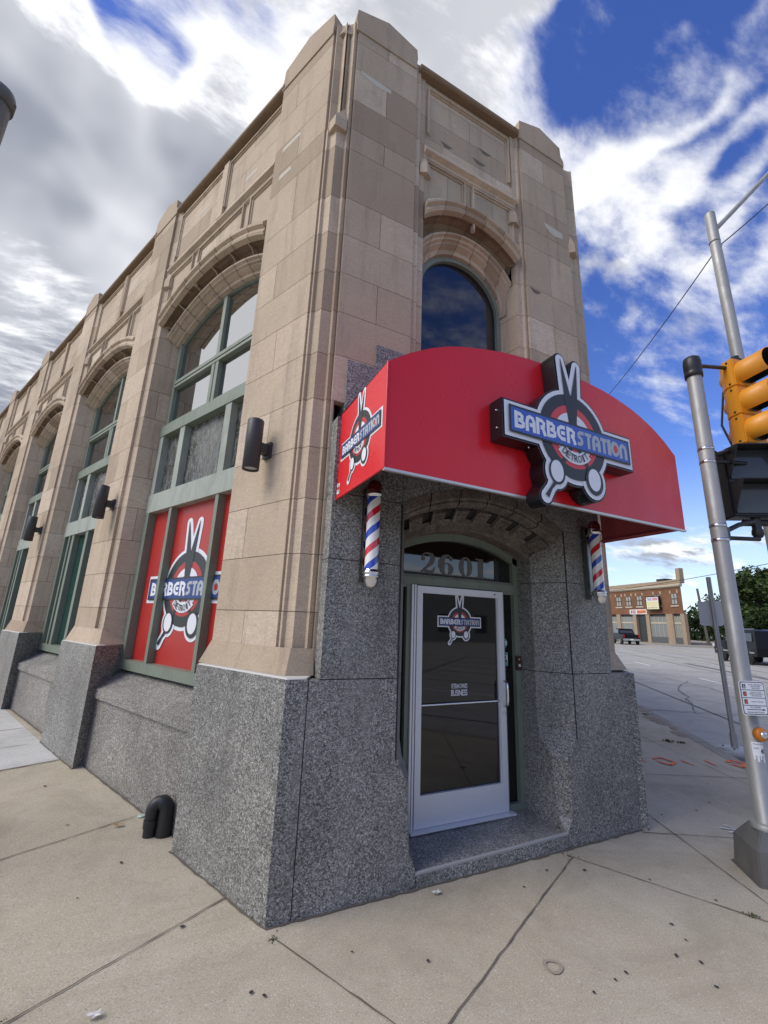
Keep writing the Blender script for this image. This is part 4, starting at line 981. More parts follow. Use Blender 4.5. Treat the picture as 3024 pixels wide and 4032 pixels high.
# ---------------------------------------------------------------- ground
KD = Vector((.6564, .7544)); KN = Vector((.7544, -.6564)); KN0 = 3.04      # kerb direction and outward normal of the right-hand street
def nk(x, y): return x*KN.x+y*KN.y
def sk(x, y): return x*KD.x+y*KD.y
def roadz(x, y):
    n_ = nk(x, y)-KN0
    t = min(1, max(0, n_/20.0)); return -.12+.30*t*t*(3-2*t)
def KP(s, n_, z=None):
    q = KD*s+KN*n_; return Vector((q.x, q.y, roadz(q.x, q.y) if z is None else z))
rows = []
ns = [-260, -120, -60, -20, -5, 0]+[KN0+i*1.0 for i in range(0, 24)]+[30, 45, 70, 120, 260, 500]
ss = [-300, -120, -60, -30, -15]+[i*2.0 for i in range(-6, 60)]+[140, 200, 320, 600]
mb = MB(); mb.grid([[KP(s, n_) for s in ss] for n_ in ns], 0)
tag(mb.build('road', [ASPH]), kind='structure')
# sidewalk: everything on the near side of the kerb and right of the left-hand kerb
bm = bmesh.new()
X0, X1, Y0, Y1, stp = -14.0, 34.0, -3.0, 42.0, .5
nx, ny = int((X1-X0)/stp), int((Y1-Y0)/stp)
vv = [[bm.verts.new((X0+i*stp, Y0+j*stp, 0)) for j in range(ny+1)] for i in range(nx+1)]
for i in range(nx):
    for j in range(ny): bm.faces.new((vv[i][j], vv[i+1][j], vv[i+1][j+1], vv[i][j+1]))
def cut(co, no):
    bmesh.ops.bisect_plane(bm, geom=bm.verts[:]+bm.edges[:]+bm.faces[:], plane_co=co, plane_no=no, clear_outer=True)
cut((KN*KN0).to_3d(), KN.to_3d())
kl = C0-nL*3.6; cut(kl.to_3d(), (-nL).to_3d())
cc = Vector((.4, -.8)); cut(cc.to_3d(), Vector((.25, -1, 0)).normalized())
be = [e for e in bm.edges if e.is_boundary]
r_ = bmesh.ops.extrude_edge_only(bm, edges=be); low = [v for v in r_['geom'] if isinstance(v, bmesh.types.BMVert)]
for v in bm.verts: v.co.z = GZ(v.co.x, v.co.y)
for v in low: v.co.z = -.5
me = bpy.data.meshes.new('sidewalk'); bm.to_mesh(me); bm.free(); me.materials.append(CONC)
SW = bpy.data.objects.new('sidewalk', me); COL.objects.link(SW); tag(SW, kind='structure')
def gp(x, y, dz=.004): return Vector((x, y, GZ(x, y)+dz))
# newer slabs on the left
def slab(P, dz, m, name='sidewalk_patch'):
    mb = MB(); mb.face([gp(x, y, dz) for x, y in P]); return tag(mb.build(name, [m]), kind='structure')
def lp(s, d): q = C0+dL*s+nL*d; return (q.x, q.y)
slab([lp(3.50, .0), lp(3.47, -3.6), lp(4.95, -3.6), lp(5.02, .02)], .004, CONCW, 'pale_sidewalk')
slab([lp(5.03, .02), lp(4.96, -3.6), lp(6.40, -3.6), lp(6.50, .05)], .004, CONCW, 'pale_sidewalk')
slab([lp(6.51, .05), lp(6.41, -3.6), lp(8.4, -3.6), lp(8.4, .1)], .004, CONCB, 'buff_sidewalk')
# kerb strip along the right-hand street
mb = MB()
for i in range(0, 22):
    s0, s1 = -1.2+i*1.52, -1.2+(i+1)*1.52-.012
    q = [KP(s0, KN0-.16, 0), KP(s1, KN0-.16, 0), KP(s1, KN0+.006, 0), KP(s0, KN0+.006, 0)]
    mb.prism([v+Vector((0, 0, -.4)) for v in q], [v+Vector((0, 0, .004)) for v in q])
mb.build('kerb', [KERB])['kind'] = 'structure'
# joints: narrow wandering strips
rj = random.Random(11)
jm = MB()
def joint(P, w=.0034, dz=.006, seg=.07, wob=.003):
    pts = []
    for (x0, y0), (x1, y1) in zip(P, P[1:]):
        L_ = math.hypot(x1-x0, y1-y0); n_ = max(2, int(L_/seg))
        for i in range(n_): 
            t = i/n_; pts.append((x0+(x1-x0)*t, y0+(y1-y0)*t))
    pts.append(P[-1]); l, r = [], []
    for i, (x, y) in enumerate(pts):
        x0, y0 = pts[max(0, i-1)]; x1, y1 = pts[min(len(pts)-1, i+1)]; q = math.hypot(x1-x0, y1-y0) or 1; nx_, ny_ = -(y1-y0)/q, (x1-x0)/q
        ww = w*rj.uniform(.55, 1.5); o_ = rj.gauss(0, wob*.5)
        l.append(gp(x+nx_*(o_+ww), y+ny_*(o_+ww), dz)); r.append(gp(x+nx_*(o_-ww), y+ny_*(o_-ww), dz))
    for i in range(len(pts)-1): jm.face([l[i], r[i], r[i+1], l[i+1]])
for P in [[(.74, 2.66), (1.07, 2.0), (1.62, .9), (2.0, .1)], [(.56, 3.07), (-.31, 2.58), (-2.9, 1.12)], [(.10, 4.36), (-.70, 3.93), (-3.5, 2.45)],
          [(2.91, 2.64), (1.31, 1.88), (-.6, .98)], [(2.91, 2.64), (3.39, 1.68), (4.1, .25)], [(4.24, 2.99), (3.61, 1.78), (3.1, .8)], [(3.80, 2.70), (4.49, 2.32), (6.1, 1.5)],
          [(4.30, 4.1), (5.23, 3.70), (6.19, 3.22), (6.9, 2.9)], [(7.21, 5.13), (6.06, 2.93), (5.1, 1.1)], [(5.9, 5.05), (6.7, 4.74), (8.0, 4.19)], [(8.8, 6.9), (7.21, 5.13)], [(7.6, 6.6), (8.7, 6.0)], [(9.0, 8.3), (10.3, 7.6)], [(4.25, 2.99), (5.5, 4.5), (8.6, 8.2)]]:
    joint(P)
joint([lp(3.48, -.02), lp(3.46, -3.6)], .007); joint([lp(5.025, 0), lp(4.955, -3.6)], .005); joint([lp(6.505, 0), lp(6.405, -3.6)], .005); joint([lp(4.25, -.1), lp(4.2, -3.6)], .003)
# dirt line where the wall meets the pavement
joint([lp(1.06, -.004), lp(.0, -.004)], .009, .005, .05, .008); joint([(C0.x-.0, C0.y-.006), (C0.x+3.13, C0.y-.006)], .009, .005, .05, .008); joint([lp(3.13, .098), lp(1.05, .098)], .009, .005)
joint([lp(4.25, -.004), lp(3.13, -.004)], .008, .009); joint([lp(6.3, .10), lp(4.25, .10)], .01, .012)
child_j = jm.build('joint', [JOINT], SW)
# spots, stains, weeds
mb = MB()
def blobp(x, y, r, dz=.007, n_=12, sx=1, el=None, mi=0):
    a0 = rj.uniform(0, 6.28)
    mb.face([gp(x+cos(a0)*r*cos(2*pi*i/n_)*sx*(1+.18*sin(i*2.3+a0*3))-sin(a0)*r*.7*sin(2*pi*i/n_), y+sin(a0)*r*cos(2*pi*i/n_)*sx*(1+.18*sin(i*2.3+a0*3))+cos(a0)*r*.7*sin(2*pi*i/n_), dz) for i in range(n_)], mi)
for x, y in [(2.84, 2.48), (2.83, 1.89), (2.6, 1.73), (2.67, 1.65), (2.25, 1.76), (2.16, 1.75), (2.0, 1.74), (2.57, 1.53), (3.33, 1.92), (2.3, 2.49), (2.59, 2.58), (3.16, 2.23), (2.77, 1.78), (4.31, 2.86), (4.91, 3.14), (4.74, 2.8), (5.66, 3.19), (5.08, 2.87), (-.73, 5.17), (-.42, 4.31), (-.25, 5.05), (-.21, 3.34), (.32, 2.90), (.58, 2.35), (.63, 2.31), (1.08, 2.40), (-.02, 3.65), (-1.6, 3.0), (-.9, 2.9), (1.4, 2.2)]:
    blobp(x, y, rj.uniform(.006, .014))
o = mb.build('gum_spot', [GUM], SW)
mb = MB()
def ringstain(x, y, r0, r1, dz=.0052):
    n_ = 26
    for i in range(n_):
        a, b = 2*pi*i/n_, 2*pi*(i+1)/n_; k = lambda t: 1+.07*sin(3*t+x)
        mb.face([gp(x+r0*cos(a)*k(a), y+r0*sin(a)*k(a), dz), gp(x+r0*cos(b)*k(b), y+r0*sin(b)*k(b), dz), gp(x+r1*cos(b)*k(b), y+r1*sin(b)*k(b), dz), gp(x+r1*cos(a)*k(a), y+r1*sin(a)*k(a), dz)])
ringstain(1.95, 1.93, .030, .048)
mb.build('stain', [mat('brown_stain', (.31, .265, .205), .85)], SW)
# spray marks
mb = MB()
def sp(P, w):
    for (x0, y0), (x1, y1) in zip(P, P[1:]):
        q = math.hypot(x1-x0, y1-y0); nx_, ny_ = -(y1-y0)/q*w, (x1-x0)/q*w
        mb.face([gp(x0+nx_, y0+ny_, .0095), gp(x0-nx_, y0-ny_, .0095), gp(x1-nx_*.6, y1-ny_*.6, .0095), gp(x1+nx_*.6, y1+ny_*.6, .0095)])
sp([(5.9, 4.18), (5.77, 3.97)], .018); sp([(6.32, 3.85), (6.25, 3.65)], .016); sp([(6.64, 3.74), (6.53, 3.54)], .016)
sp([(6.01, 4.03), (6.17, 4.02), (6.15, 3.83), (5.95, 3.76), (5.97, 3.95)], .026); sp([(6.85, 3.58), (7.0, 3.62), (7.04, 3.47), (6.80, 3.37), (6.80, 3.52)], .03); sp([(6.9, 3.5), (6.98, 3.5)], .012)
tag(mb.build('spray_marking', [ORANGE]), kind='structure')
mb = MB(); sp([(4.53, 2.50), (4.64, 2.40)], .012); sp([(4.63, 2.52), (4.64, 2.40)], .010); sp([(4.50, 2.415), (4.64, 2.40)], .010)
tag(mb.build('spray_marking', [WPAINT]), kind='structure')
# verge sand and weeds along the kerb
mb = MB()
for i in range(40):
    s = 8.6+i*.14; q = KD*s+KN*(KN0-.20); blobp(q.x+rj.gauss(0, .05), q.y+rj.gauss(0, .05), rj.uniform(.05, .15), .0042+i*.00004)
tag(mb.build('verge_dirt', [mat('sandy_dirt', (.27, .21, .15), .95)]), kind='stuff')
mb = MB()
def tuft(x, y, n_, h, sp_):
    for i in range(n_):
        a = rj.uniform(0, 6.28); r = abs(rj.gauss(0, sp_)); bx, by = x+cos(a)*r, y+sin(a)*r; b = gp(bx, by, 0); l = h*rj.uniform(.5, 1.2); t = b+Vector((rj.gauss(0, h*.5), rj.gauss(0, h*.5), l)); w = Vector((rj.gauss(0, .004), rj.gauss(0, .004), 0))
        mb.face([b-w, b+w, t])
for x, y, n_, h, s_ in [(7.2, 4.55, 90, .035, .05), (7.32, 4.42, 60, .03, .04), (9.0, 6.1, 60, .03, .1), (3.38, 1.75, 50, .012, .025), (-.36, 2.56, 40, .012, .02), (.74, 2.64, 30, .01, .02), (2.9, 2.66, 30, .01, .03)]: tuft(x, y, n_, h, s_)
tag(mb.build('weeds', [mat('weed_green', (.07, .09, .03), .8)]), kind='stuff')
# litter
def leaf(x, y, r, col, name, label, cat):
    mb = MB(); P = []
    for i in range(14):
        a = 2*pi*i/14; k = r*(1 if i % 2 == 0 else .55); P.append(gp(x+k*cos(a)*1.2, y+k*sin(a)*.7, .012+.010*abs(sin(2*a))))
    for i in range(14): mb.face([P[i], P[(i+1) % 14], gp(x, y, .018)])
    return tag(mb.build(name, [mat(name+'_m', col, .7)]), label, cat)
leaf(-.08, 4.18, .035, (.42, .27, .13), 'dry_leaf', 'dry tan leaf on the sidewalk near the black pipe', 'leaf')
leaf(1.74, 2.64, .03, (.6, .6, .57), 'paper_scrap', 'small grey paper scrap at the foot of the door step', 'litter')
leaf(-.02, 2.47, .03, (.62, .60, .56), 'plastic_scrap', 'crumpled pale plastic scrap on the near sidewalk at the bottom left', 'litter')
mb = MB(); mb.lathe(gp(.07, 4.31, .002), [(.03, 0), (.033, .006), (.02, .010), (0, .008)], 12); tag(mb.build('bottle_cap', [mat('pale_green_cap', (.42, .52, .44), .3)]), 'pale greenish flattened cap lying beside the black pipe', 'litter')
# road markings and cracks
mb = MB()
def strip(s0, s1, n0, n1, mi, dz=.006):
    k = max(1, int((s1-s0)/2))
    for i in range(k):
        a, b = s0+(s1-s0)*i/k, s0+(s1-s0)*(i+1)/k
        q = [KP(a, n0), KP(b, n0), KP(b, n1), KP(a, n1)]; mb.face([v+Vector((0, 0, dz)) for v in q], mi)
for i in range(-3, 14): strip(i*9+2.6, i*9+5.8, 11.6, 11.74, 0); strip(i*9+0, i*9+3, 7.6, 7.74, 0)
strip(-40, 120, 15.5, 15.62, 1); strip(-40, 120, 15.85, 15.97, 1)
for s0 in (-38, -20): pass
for i in range(-2, 12): strip(i*9+1, i*9+4, 18.6, 18.72, 0) if i < 5 else None
for n_ in (4.6, 9.6, 11.9, 13.6, 17.7): strip(-60, 140, n_, n_+.05, 2, .010)
for s in range(-30, 60, 6): strip(s, s+.05, 3.2, 19.0, 2, .013)
for n_, s0, s1, w in ( (10.2, 12, 30, .35), (13.0, 6, 16, .6)): strip(s0, s1, n_, n_+w, 3, .004)
tag(mb.build('road_marking', [WPAINT, YPAINT, TAR, mat('road_patch', (.15, .15, .148), .9)]), kind='structure')
mb = MB()
for (s, n_, L_, a0) in ((10, 5.5, 9, .15), (14, 8.6, 12, -.08), (9, 12.6, 14, .05), (22, 10.4, 12, .2), (18, 6.8, 9, -.2), (12, 4.2, 8, .3)):
    pts = [(s, n_)]; a = a0
    for i in range(int(L_/.5)): a += rj.gauss(0, .25)*.5-(a-a0)*.3; pts.append((pts[-1][0]+.5*cos(a), pts[-1][1]+.5*sin(a)))
    for p, q in zip(pts, pts[1:]):
        w = rj.uniform(.008, .018); mb.face([KP(p[0], p[1]-w)+Vector((0, 0, .016)), KP(q[0], q[1]-w)+Vector((0, 0, .016)), KP(q[0], q[1]+w)+Vector((0, 0, .016)), KP(p[0], p[1]+w)+Vector((0, 0, .016))])
tag(mb.build('road_crack', [TAR]), kind='structure')
# far pavement and verge
mb = MB()
def kslab(s0, s1, n0, n1, z0, z1, m, name):
    mb = MB(); q = [KP(s0, n0, z0), KP(s1, n0, z0), KP(s1, n1, z0), KP(s0, n1, z0)]; mb.prism(q, [Vector((v.x, v.y, z1)) for v in q]); return tag(mb.build(name, [m]), kind='structure')
kslab(60.5, 160, 19.6, 60, -.2, .33, KERB, 'far_sidewalk'); 
kslab(20, 57.0, 23.2, 29, -.2, .32, KERB, 'far_sidewalk')
GRASSM = mat('lawn_green', (.055, .085, .025), .95)
kslab(20, 56.5, 29, 160, -.2, .34, GRASSM, 'lawn')

# ---------------------------------------------------------------- signal pole with its base
PX, PY = 4.005, 1.905
pole = empty('signal_pole', (PX, PY, 0)); tag(pole, 'grey steel signal pole on a square metal base near the kerb', 'signal pole')
L0 = lambda a, d, z: Vector((a, d, z))
rotb = math.atan2(.25, .21)
def RB(a, d, z):
    x = PX+.03+a*cos(rotb)-d*sin(rotb); y = PY+.0+a*sin(rotb)+d*cos(rotb); return Vector((x-PX, y-PY, z))
mb = MB()
mb.prism([RB(-.175, -.175, 0), RB(.175, -.175, 0), RB(.175, .175, 0), RB(-.175, .175, 0)], [RB(-.16, -.16, .20), RB(.16, -.16, .20), RB(.16, .16, .20), RB(-.16, .16, .20)])
mb.prism([RB(-.16, -.16, .20), RB(.16, -.16, .20), RB(.16, .16, .20), RB(-.16, .16, .20)], [RB(-.08, -.08, .315), RB(.08, -.08, .315), RB(.08, .08, .315), RB(-.08, .08, .315)])
mb.box(RB, -.19, .19, -.19, .19, -.02, .012); mb.box(RB, -.045, -.02, -.181, -.16, .01, .19)
DARKG = m_paint('dark_galvanised', (.13, .125, .115), .5, dirt=.3); mb.build('base', DARKG, pole, bevel=.008)
mb = MB(); mb.lathe((0, 0, 0), [(.085, .30), (.088, .325), (.07, .34), (.0585, .345), (.0585, 3.93)], 28); mb.build('post', GALV, pole)
mb = MB(); mb.lathe((0, 0, 0), [(.0595, 3.86), (.070, 3.86), (.072, 3.90), (.066, 3.92), (.072, 3.93), (.072, 4.01), (.066, 4.05), (.04, 4.07), (0, 4.072)], 22)
AX = Vector((.45, -.08, 0)); mb.tube([(0, 0, 3.99), AX+Vector((0, 0, 4.06))], .018, 10); mb.build('top_bracket', BLACKM, pole)
for z in (3.10, 2.42):
    mb = MB()
    for dz in (-.06, .06): mb.lathe((0, 0, z+dz), [(.0590, -.012), (.062, -.012), (.062, .012), (.0590, .012)], 22)
    mb.build('clamp_band', CHROME, pole)
    mb = MB(); mb.box(L0, .045, .10, -.035, .035, z-.055, z+.055); mb.tube([(.08, 0, z+.02), (.22, -.05, z+.07 if z > 3 else z+.09), (.40, -.08, z+.14)], .020, 8); mb.tube([(.08, 0, z-.03), (.40, -.1, z-.02)], .018, 8)
    mb.build('bracket_arm', BLACKM, pole)
# ---- traffic light
fd = Vector((-.24, -.97, 0)).normalized(); sd = Vector((-fd.y, fd.x, 0))      # lens direction, sideways
TLX = Vector((4.52, 1.735, 0))
def T3(a, f_, z): return sd*a+fd*f_+Vector((0, 0, z))
tl = empty('traffic_light', TLX+Vector((0, 0, 3.25))); tag(tl, 'yellow three-lamp traffic light with round visors on the signal pole', 'traffic light')
YEL = m_paint('signal_yellow', (.68, .27, .015), .42, dirt=.1)
for i in range(3):
    z0 = .02+i*.285
    mb = MB(); hw = .125
    q0 = [(-hw, 0), (hw, 0), (hw, .10), (.07, .17), (-.07, .17), (-hw, .10)]
    mb.prism([T3(a, -f_, z0) for a, f_ in q0], [T3(a, -f_, z0+.281) for a, f_ in q0])
    sct = mb.build('signal_section', YEL, tl, bevel=.008)
    mb = MB(); zc = z0+.14
    # domed back of the section
    mb.lathe(T3(0, -.15, zc), [(.085, 0), (.080, .03), (.05, .055), (0, .062)], 16, ax=-fd); mb.build('back_dome', mat('faded_yellow', (.5, .26, .16), .5), sct)
    mb = MB(); rows = []
    cx_ = T3(0, 0, zc); upv = Vector((0, 0, 1)); n_ = 28; ang0 = rad(-62)
    for ly in (0, 1):
        row = []
        for r_, f_ in ((.118, .0), (.116, .24)) if not ly else ((.111, .24), (.111, .0)):
            row = [cx_+(sd*cos(t)+upv*sin(t))*r_+fd*(f_ if 1 else 0) for t in [ang0+(pi-2*ang0)*j/n_ for j in range(n_+1)]]
            rows.append(row)
    mb.grid(rows[:2]+rows[2:3], 0); vz = mb.build('visor', YEL, sct)
    mb = MB(); mb.grid(rows[2:4], 0); mb.build('visor_inside', mat('black_matte', (.006, .006, .006), .9), sct)
    mb = MB(); mb.lathe(T3(0, .004, zc), [(.108, 0), (.08, .014), (0, .022)], 22, ax=fd); mb.build('lens', mat('dark_lens', (.03, .028, .012), .15), sct)
mb = MB(); mb.tube([T3(-.02, -.19, .02), T3(-.06, -.24, .3), T3(-.03, -.2, .62), T3(-.01, -.1, .90)], .010, 6); mb.build('cable', BLACKM, tl)
mb = MB()
for i in range(3):
    for zz_ in (.03, .25): mb.lathe(T3(-.127, -.05, .02+i*.285+zz_), [(.009, -.003), (.009, .006), (0, .008)], 8, ax=-sd)
mb.build('hinge_bolt', BLACKM, tl)
mb = MB(); mb.lathe(T3(0, -.06, .875), [(.05, 0), (.05, .02), (.035, .03), (.035, .06), (0, .065)], 14); mb.lathe(T3(0, -.06, .02), [(.05, 0), (.05, -.02), (.03, -.03), (.03, -.09)], 14); mb.build('hub', BLACKM, tl)
# ---- pedestrian signal
ps = empty('pedestrian_signal', (4.46, 1.80, 2.50)); tag(ps, 'black boxy pedestrian signal with two hooded windows hanging below the yellow traffic light', 'pedestrian signal')
BK = mat('black_plastic', (.012, .012, .013), .38)
pf = Vector((-.55, -.835, 0)).normalized(); pd = Vector((-pf.y, pf.x, 0))
def P3(a, f_, z): return pd*a+pf*f_+Vector((0, 0, z))
mb = MB(); fr = lambda a, d, z: P3(a, -d, z)
mb.box(fr, -.21, .21, -.02, .15, .10, .72); mb.build('case', BK, ps, bevel=.012)
for z0 in (.42, .11):
    mb = MB(); t_ = .008; D2 = .17
    mb.prism([P3(-.20, .02, z0+.30), P3(.20, .02, z0+.30), P3(.20, .02, z0+.292), P3(-.20, .02, z0+.292)], [P3(-.20, D2+.02, z0+.285), P3(.20, D2+.02, z0+.285), P3(.20, D2+.02, z0+.277), P3(-.20, D2+.02, z0+.277)])
    for s in (-1, 1):
        a = s*.20; b = a-s*t_
        mb.prism([P3(a, .02, z0+.29), P3(b, .02, z0+.29), P3(b, .02, z0+.02), P3(a, .02, z0+.02)], [P3(a, D2+.019, z0+.278), P3(b, D2+.019, z0+.278), P3(b, .05, z0+.05), P3(a, .05, z0+.05)])
    mb.build('visor', BK, ps)
    mb = MB(); mb.box(fr, -.185, .185, -.032, -.022, z0+.02, z0+.28); mb.build('window', mat('smoked_window', (.05, .055, .06), .12), ps)
mb = MB(); mb.tube([P3(0, -.05, .10), P3(0, -.05, -.02)], .035, 12); mb.lathe(P3(0, -.05, -.05), [(0, -.03), (.03, -.02), (.045, .01), (.04, .05)], 14); mb.tube([P3(-.1, -.05, .06), P3(.12, -.05, .06)], .03, 10); mb.build('hub', BLACKM, ps)
# ---- crossing sign, button and sticker on the pole
cs = empty('crossing_sign', (3.925, 1.815, 1.17)); tag(cs, 'white crossing instruction sign with walk and hand symbols, arrow and black border', 'sign')
sr = Vector((.16, -.082, 0)).normalized(); sf = Vector((-sr.y*-1, -sr.x, 0)); sf = Vector((-.455, -.89, 0)).normalized()
sr = Vector((-sf.y, sf.x, 0))
def SG(x, y, e): return sr*x+sf*e+Vector((0, 0, y))
mb = MB()
def rrect(w, h, r, n_=5):
    P = []
    for cx_, cy_, a0 in ((w-r, h-r, 0), (-w+r, h-r, 90), (-w+r, -h+r, 180), (w-r, -h+r, 270)):
        for i in range(n_+1): a = rad(a0+90*i/n_); P.append((cx_+r*cos(a), cy_+r*sin(a)))
    return P
q = rrect(.093, .117, .02); mb.prism([SG(x, y, -.003) for x, y in q], [SG(x, y, 0) for x, y in q])
for (a, e, mi) in ((.006, .001, 1), (.011, .002, 0)): shape_face(mb, SG, rrect(.093-a, .117-a, .016), e, mi)
for y in (.055, .002, -.05): shape_face(mb, SG, [(-.082, y-.002), (.082, y-.002), (.082, y+.002), (-.082, y+.002)], .003, 1)
for y, mi in ((.080, 1), (.028, 2), (-.024, 2)):
    shape_face(mb, SG, [(-.072, y-.015), (-.048, y-.015), (-.048, y+.015), (-.072, y+.015)], .003, 1)
    if mi == 1:
        stroke_faces(mb, SG, [(-.060, y+.004), (-.060, y-.003), (-.065, y-.012)], .0018, .004, 0); stroke_faces(mb, SG, [(-.060, y-.003), (-.055, y-.012)], .0018, .0045, 0); shape_face(mb, SG, ell(-.060, y+.009, .003, .003, 10), .004, 0); stroke_faces(mb, SG, [(-.066, y), (-.060, y+.003), (-.054, y-.001)], .0015, .005, 0)
    else:
        shape_face(mb, SG, [(-.066, y-.011), (-.055, y-.011), (-.053, y+.003), (-.066, y+.003)], .004, 2)
        for k in range(4): shape_face(mb, SG, [(-.066+k*.0031, y+.003), (-.0637+k*.0031, y+.003), (-.0637+k*.0031, y+.011), (-.066+k*.0031, y+.011)], .004, 2)
for s_, y, w in (('START CROSSING', .092, .095), ('WATCH FOR', .080, .07), ('VEHICLES', .068, .06), ("DON'T START", .040, .08), ('FINISH CROSSING', .028, .1), ('IF STARTED', .016, .07), ("DON'T CROSS", -.024, .085)):
    text(mb, SG, s_, .022, y, w, .0075, .0032, 1, .01)
text(mb, SG, 'TO CROSS', .0, -.062, .075, .010, .0032, 1, .012); text(mb, SG, 'PUSH BUTTON', .0, -.096, .115, .010, .0032, 1, .012)
shape_face(mb, SG, [(-.062, -.079), (.055, -.079), (.055, -.075), (-.062, -.075)], .0034, 1); shape_face(mb, SG, [(.052, -.084), (.072, -.077), (.052, -.070)], .0036, 1)
mb.build('panel', [LWHITE, LBLACK, mat('hand_orange', (.75, .10, .03), .5)], cs)
pb = empty('crossing_button', (3.99, 1.845, .92)); tag(pb, 'round orange crossing push button on the signal pole', 'push button')
bd = Vector((-.38, -.92, 0)).normalized()
mb = MB(); mb.lathe((0, 0, 0), [(.0, -.01), (.046, -.01), (.047, .02), (.040, .032), (.026, .034)], 24, ax=bd); mb.build('housing', mat('orange_plastic', (.55, .17, .01), .35), pb)
mb = MB(); mb.lathe((0, 0, 0), [(.026, .034), (.026, .040), (.018, .046), (0, .048)], 20, ax=bd); mb.build('button', CHROME, pb)
mb = MB()
def cyl(a, z, r=.0592):
    t = math.atan2(-.85, -.52)+a/r; return Vector((PX+r*cos(t), PY+r*sin(t), z))
pc = lambda x, y, e: cyl(x, y, .0592+e)
for i in range(8): mb.face([pc(-.042+i*.0105, .775, .0), pc(-.042+(i+1)*.0105, .775, .0), pc(-.042+(i+1)*.0105, .865, .0), pc(-.042+i*.0105, .865, .0)])
for x, w, y0 in ((-.04, .012, .75), (-.02, .014, .735), (.0, .010, .75), (.02, .016, .73)): mb.face([pc(x, y0, 0), pc(x+w, y0, 0), pc(x+w, .775, 0), pc(x, .775, 0)])
text(mb, pc, '40', .024, .805, .034, .034, .0008, 1, .02); text(mb, pc, 'WE BUY JUNK', -.0, .850, .07, .010, .0008, 1, .01); text(mb, pc, 'CARS', -.018, .825, .03, .010, .0008, 1)
o = mb.build('sticker', [LWHITE, LBLACK]); tag(o, 'torn white paper sticker reading 40 on the signal pole', 'sticker')

# ---------------------------------------------------------------- sign post by the kerb
SPX, SPY = 7.73, 3.91
spo = empty('sign_post', (SPX, SPY, 0)); tag(spo, 'perforated steel sign post seen from behind with two small blank sign backs at the kerb', 'sign post')
pa = Vector((.75, -.66, 0)); pn = Vector((-.66, -.75, 0))
def PP(a, d, z): return pa*a+pn*(-d)+Vector((0, 0, z))
LE = Vector((-.035, .0, 0))
def PPl(a, d, z): return PP(a, d, z)+LE*(z/2.5)
mb = MB(); A = [PPl(a, d, .0) for a, d in ((-.025, -.025), (.025, -.025), (.025, .025), (-.025, .025))]; B = [PPl(a, d, 2.5) for a, d in ((-.025, -.025), (.025, -.025), (.025, .025), (-.025, .025))]
mb.prism(A, B); mb.box(PP, -.034, .034, -.034, .034, 0, .22)
for i in range(88): 
    z = .25+i*.0254; mb.face([PPl(.006*cos(t), -.0262, z+.006*sin(t)) for t in [2*pi*j/6 for j in range(6)]], 1); 
mb.build('post', [GALV, BLACKM], spo)
mb = MB(); mb.lathe((0, 0, 0), [(0, .03), (.10, .032), (.20, .022), (.205, .0)], 24)
for i in range(4): mb.lathe((.14*cos(i*1.57+.4), .14*sin(i*1.57+.4), .026), [(.014, 0), (.014, .014), (0, .016)], 6, mi=1)
mb.build('base_plate', [m_paint('pale_steel', (.42, .44, .44), .5), BLACKM], spo)
mb = MB()
q = rrect(.155, .185, .035)
for c_, dd in (((-.04, 1.93), .03), ((.075, 1.95), .036)):
    mb.prism([PPl(c_[0]+x, dd, c_[1]+y) for x, y in q], [PPl(c_[0]+x, dd+.003, c_[1]+y) for x, y in q])
mb.build('sign_back', m_paint('sign_aluminium', (.40, .41, .41), .5, dirt=.1), spo)

# ---------------------------------------------------------------- tall pole with mast arm, wires
tp = empty('mast_pole', (6.53, 2.52, 0)); tag(tp, 'tall thin grey mast pole with a slanting arm rising behind the traffic light', 'pole')
mb = MB(); top = Vector((-.10, -.0, 7.67)); mb.tube([(0, 0, -.1), top*.5, top], [.085, .074, .066], 18); mb.lathe(top, [(.067, 0), (.06, .02), (0, .03)], 14); mb.build('shaft', GALV, tp)
mb = MB(); mb.tube([top-Vector((0, 0, .32)), top+Vector((1.2, -.86, 1.30))], [.034, .028], 10); mb.lathe(top-Vector((0, 0, .50)), [(.067, -.01), (.071, -.01), (.071, .012), (.067, .012)], 16); mb.tube([top-Vector((0, 0, .5)), top-Vector((-.12, .02, .52))], .022, 8); mb.build('arm', GALV, tp)
def wire(P0, P1, sag, r, label, name='overhead_wire'):
    mb = MB(); P0, P1 = Vector(P0), Vector(P1)
    mb.tube([P0.lerp(P1, i/16)-Vector((0, 0, sag*4*(i/16)*(1-i/16))) for i in range(17)], r, 6); return tag(mb.build(name, BLACKM), label, 'wire')
tt = Vector((6.53, 2.52, 0))+top+Vector((.10, 0, -.52))
wire(tt, (14.5, 12.4, 9.6), .35, .009, 'thin dark cable running from the tall grey mast pole to behind the red awning')
wire(tt, tt+Vector((1.9, -.88, 2.1)), .05, .009, 'thin dark cable running from the tall grey mast pole off to the upper right')
wire((60, 58, 7.1), (48, 17.5, 8.3), .6, .03, 'distant sagging cable passing above the trees from the brick building')
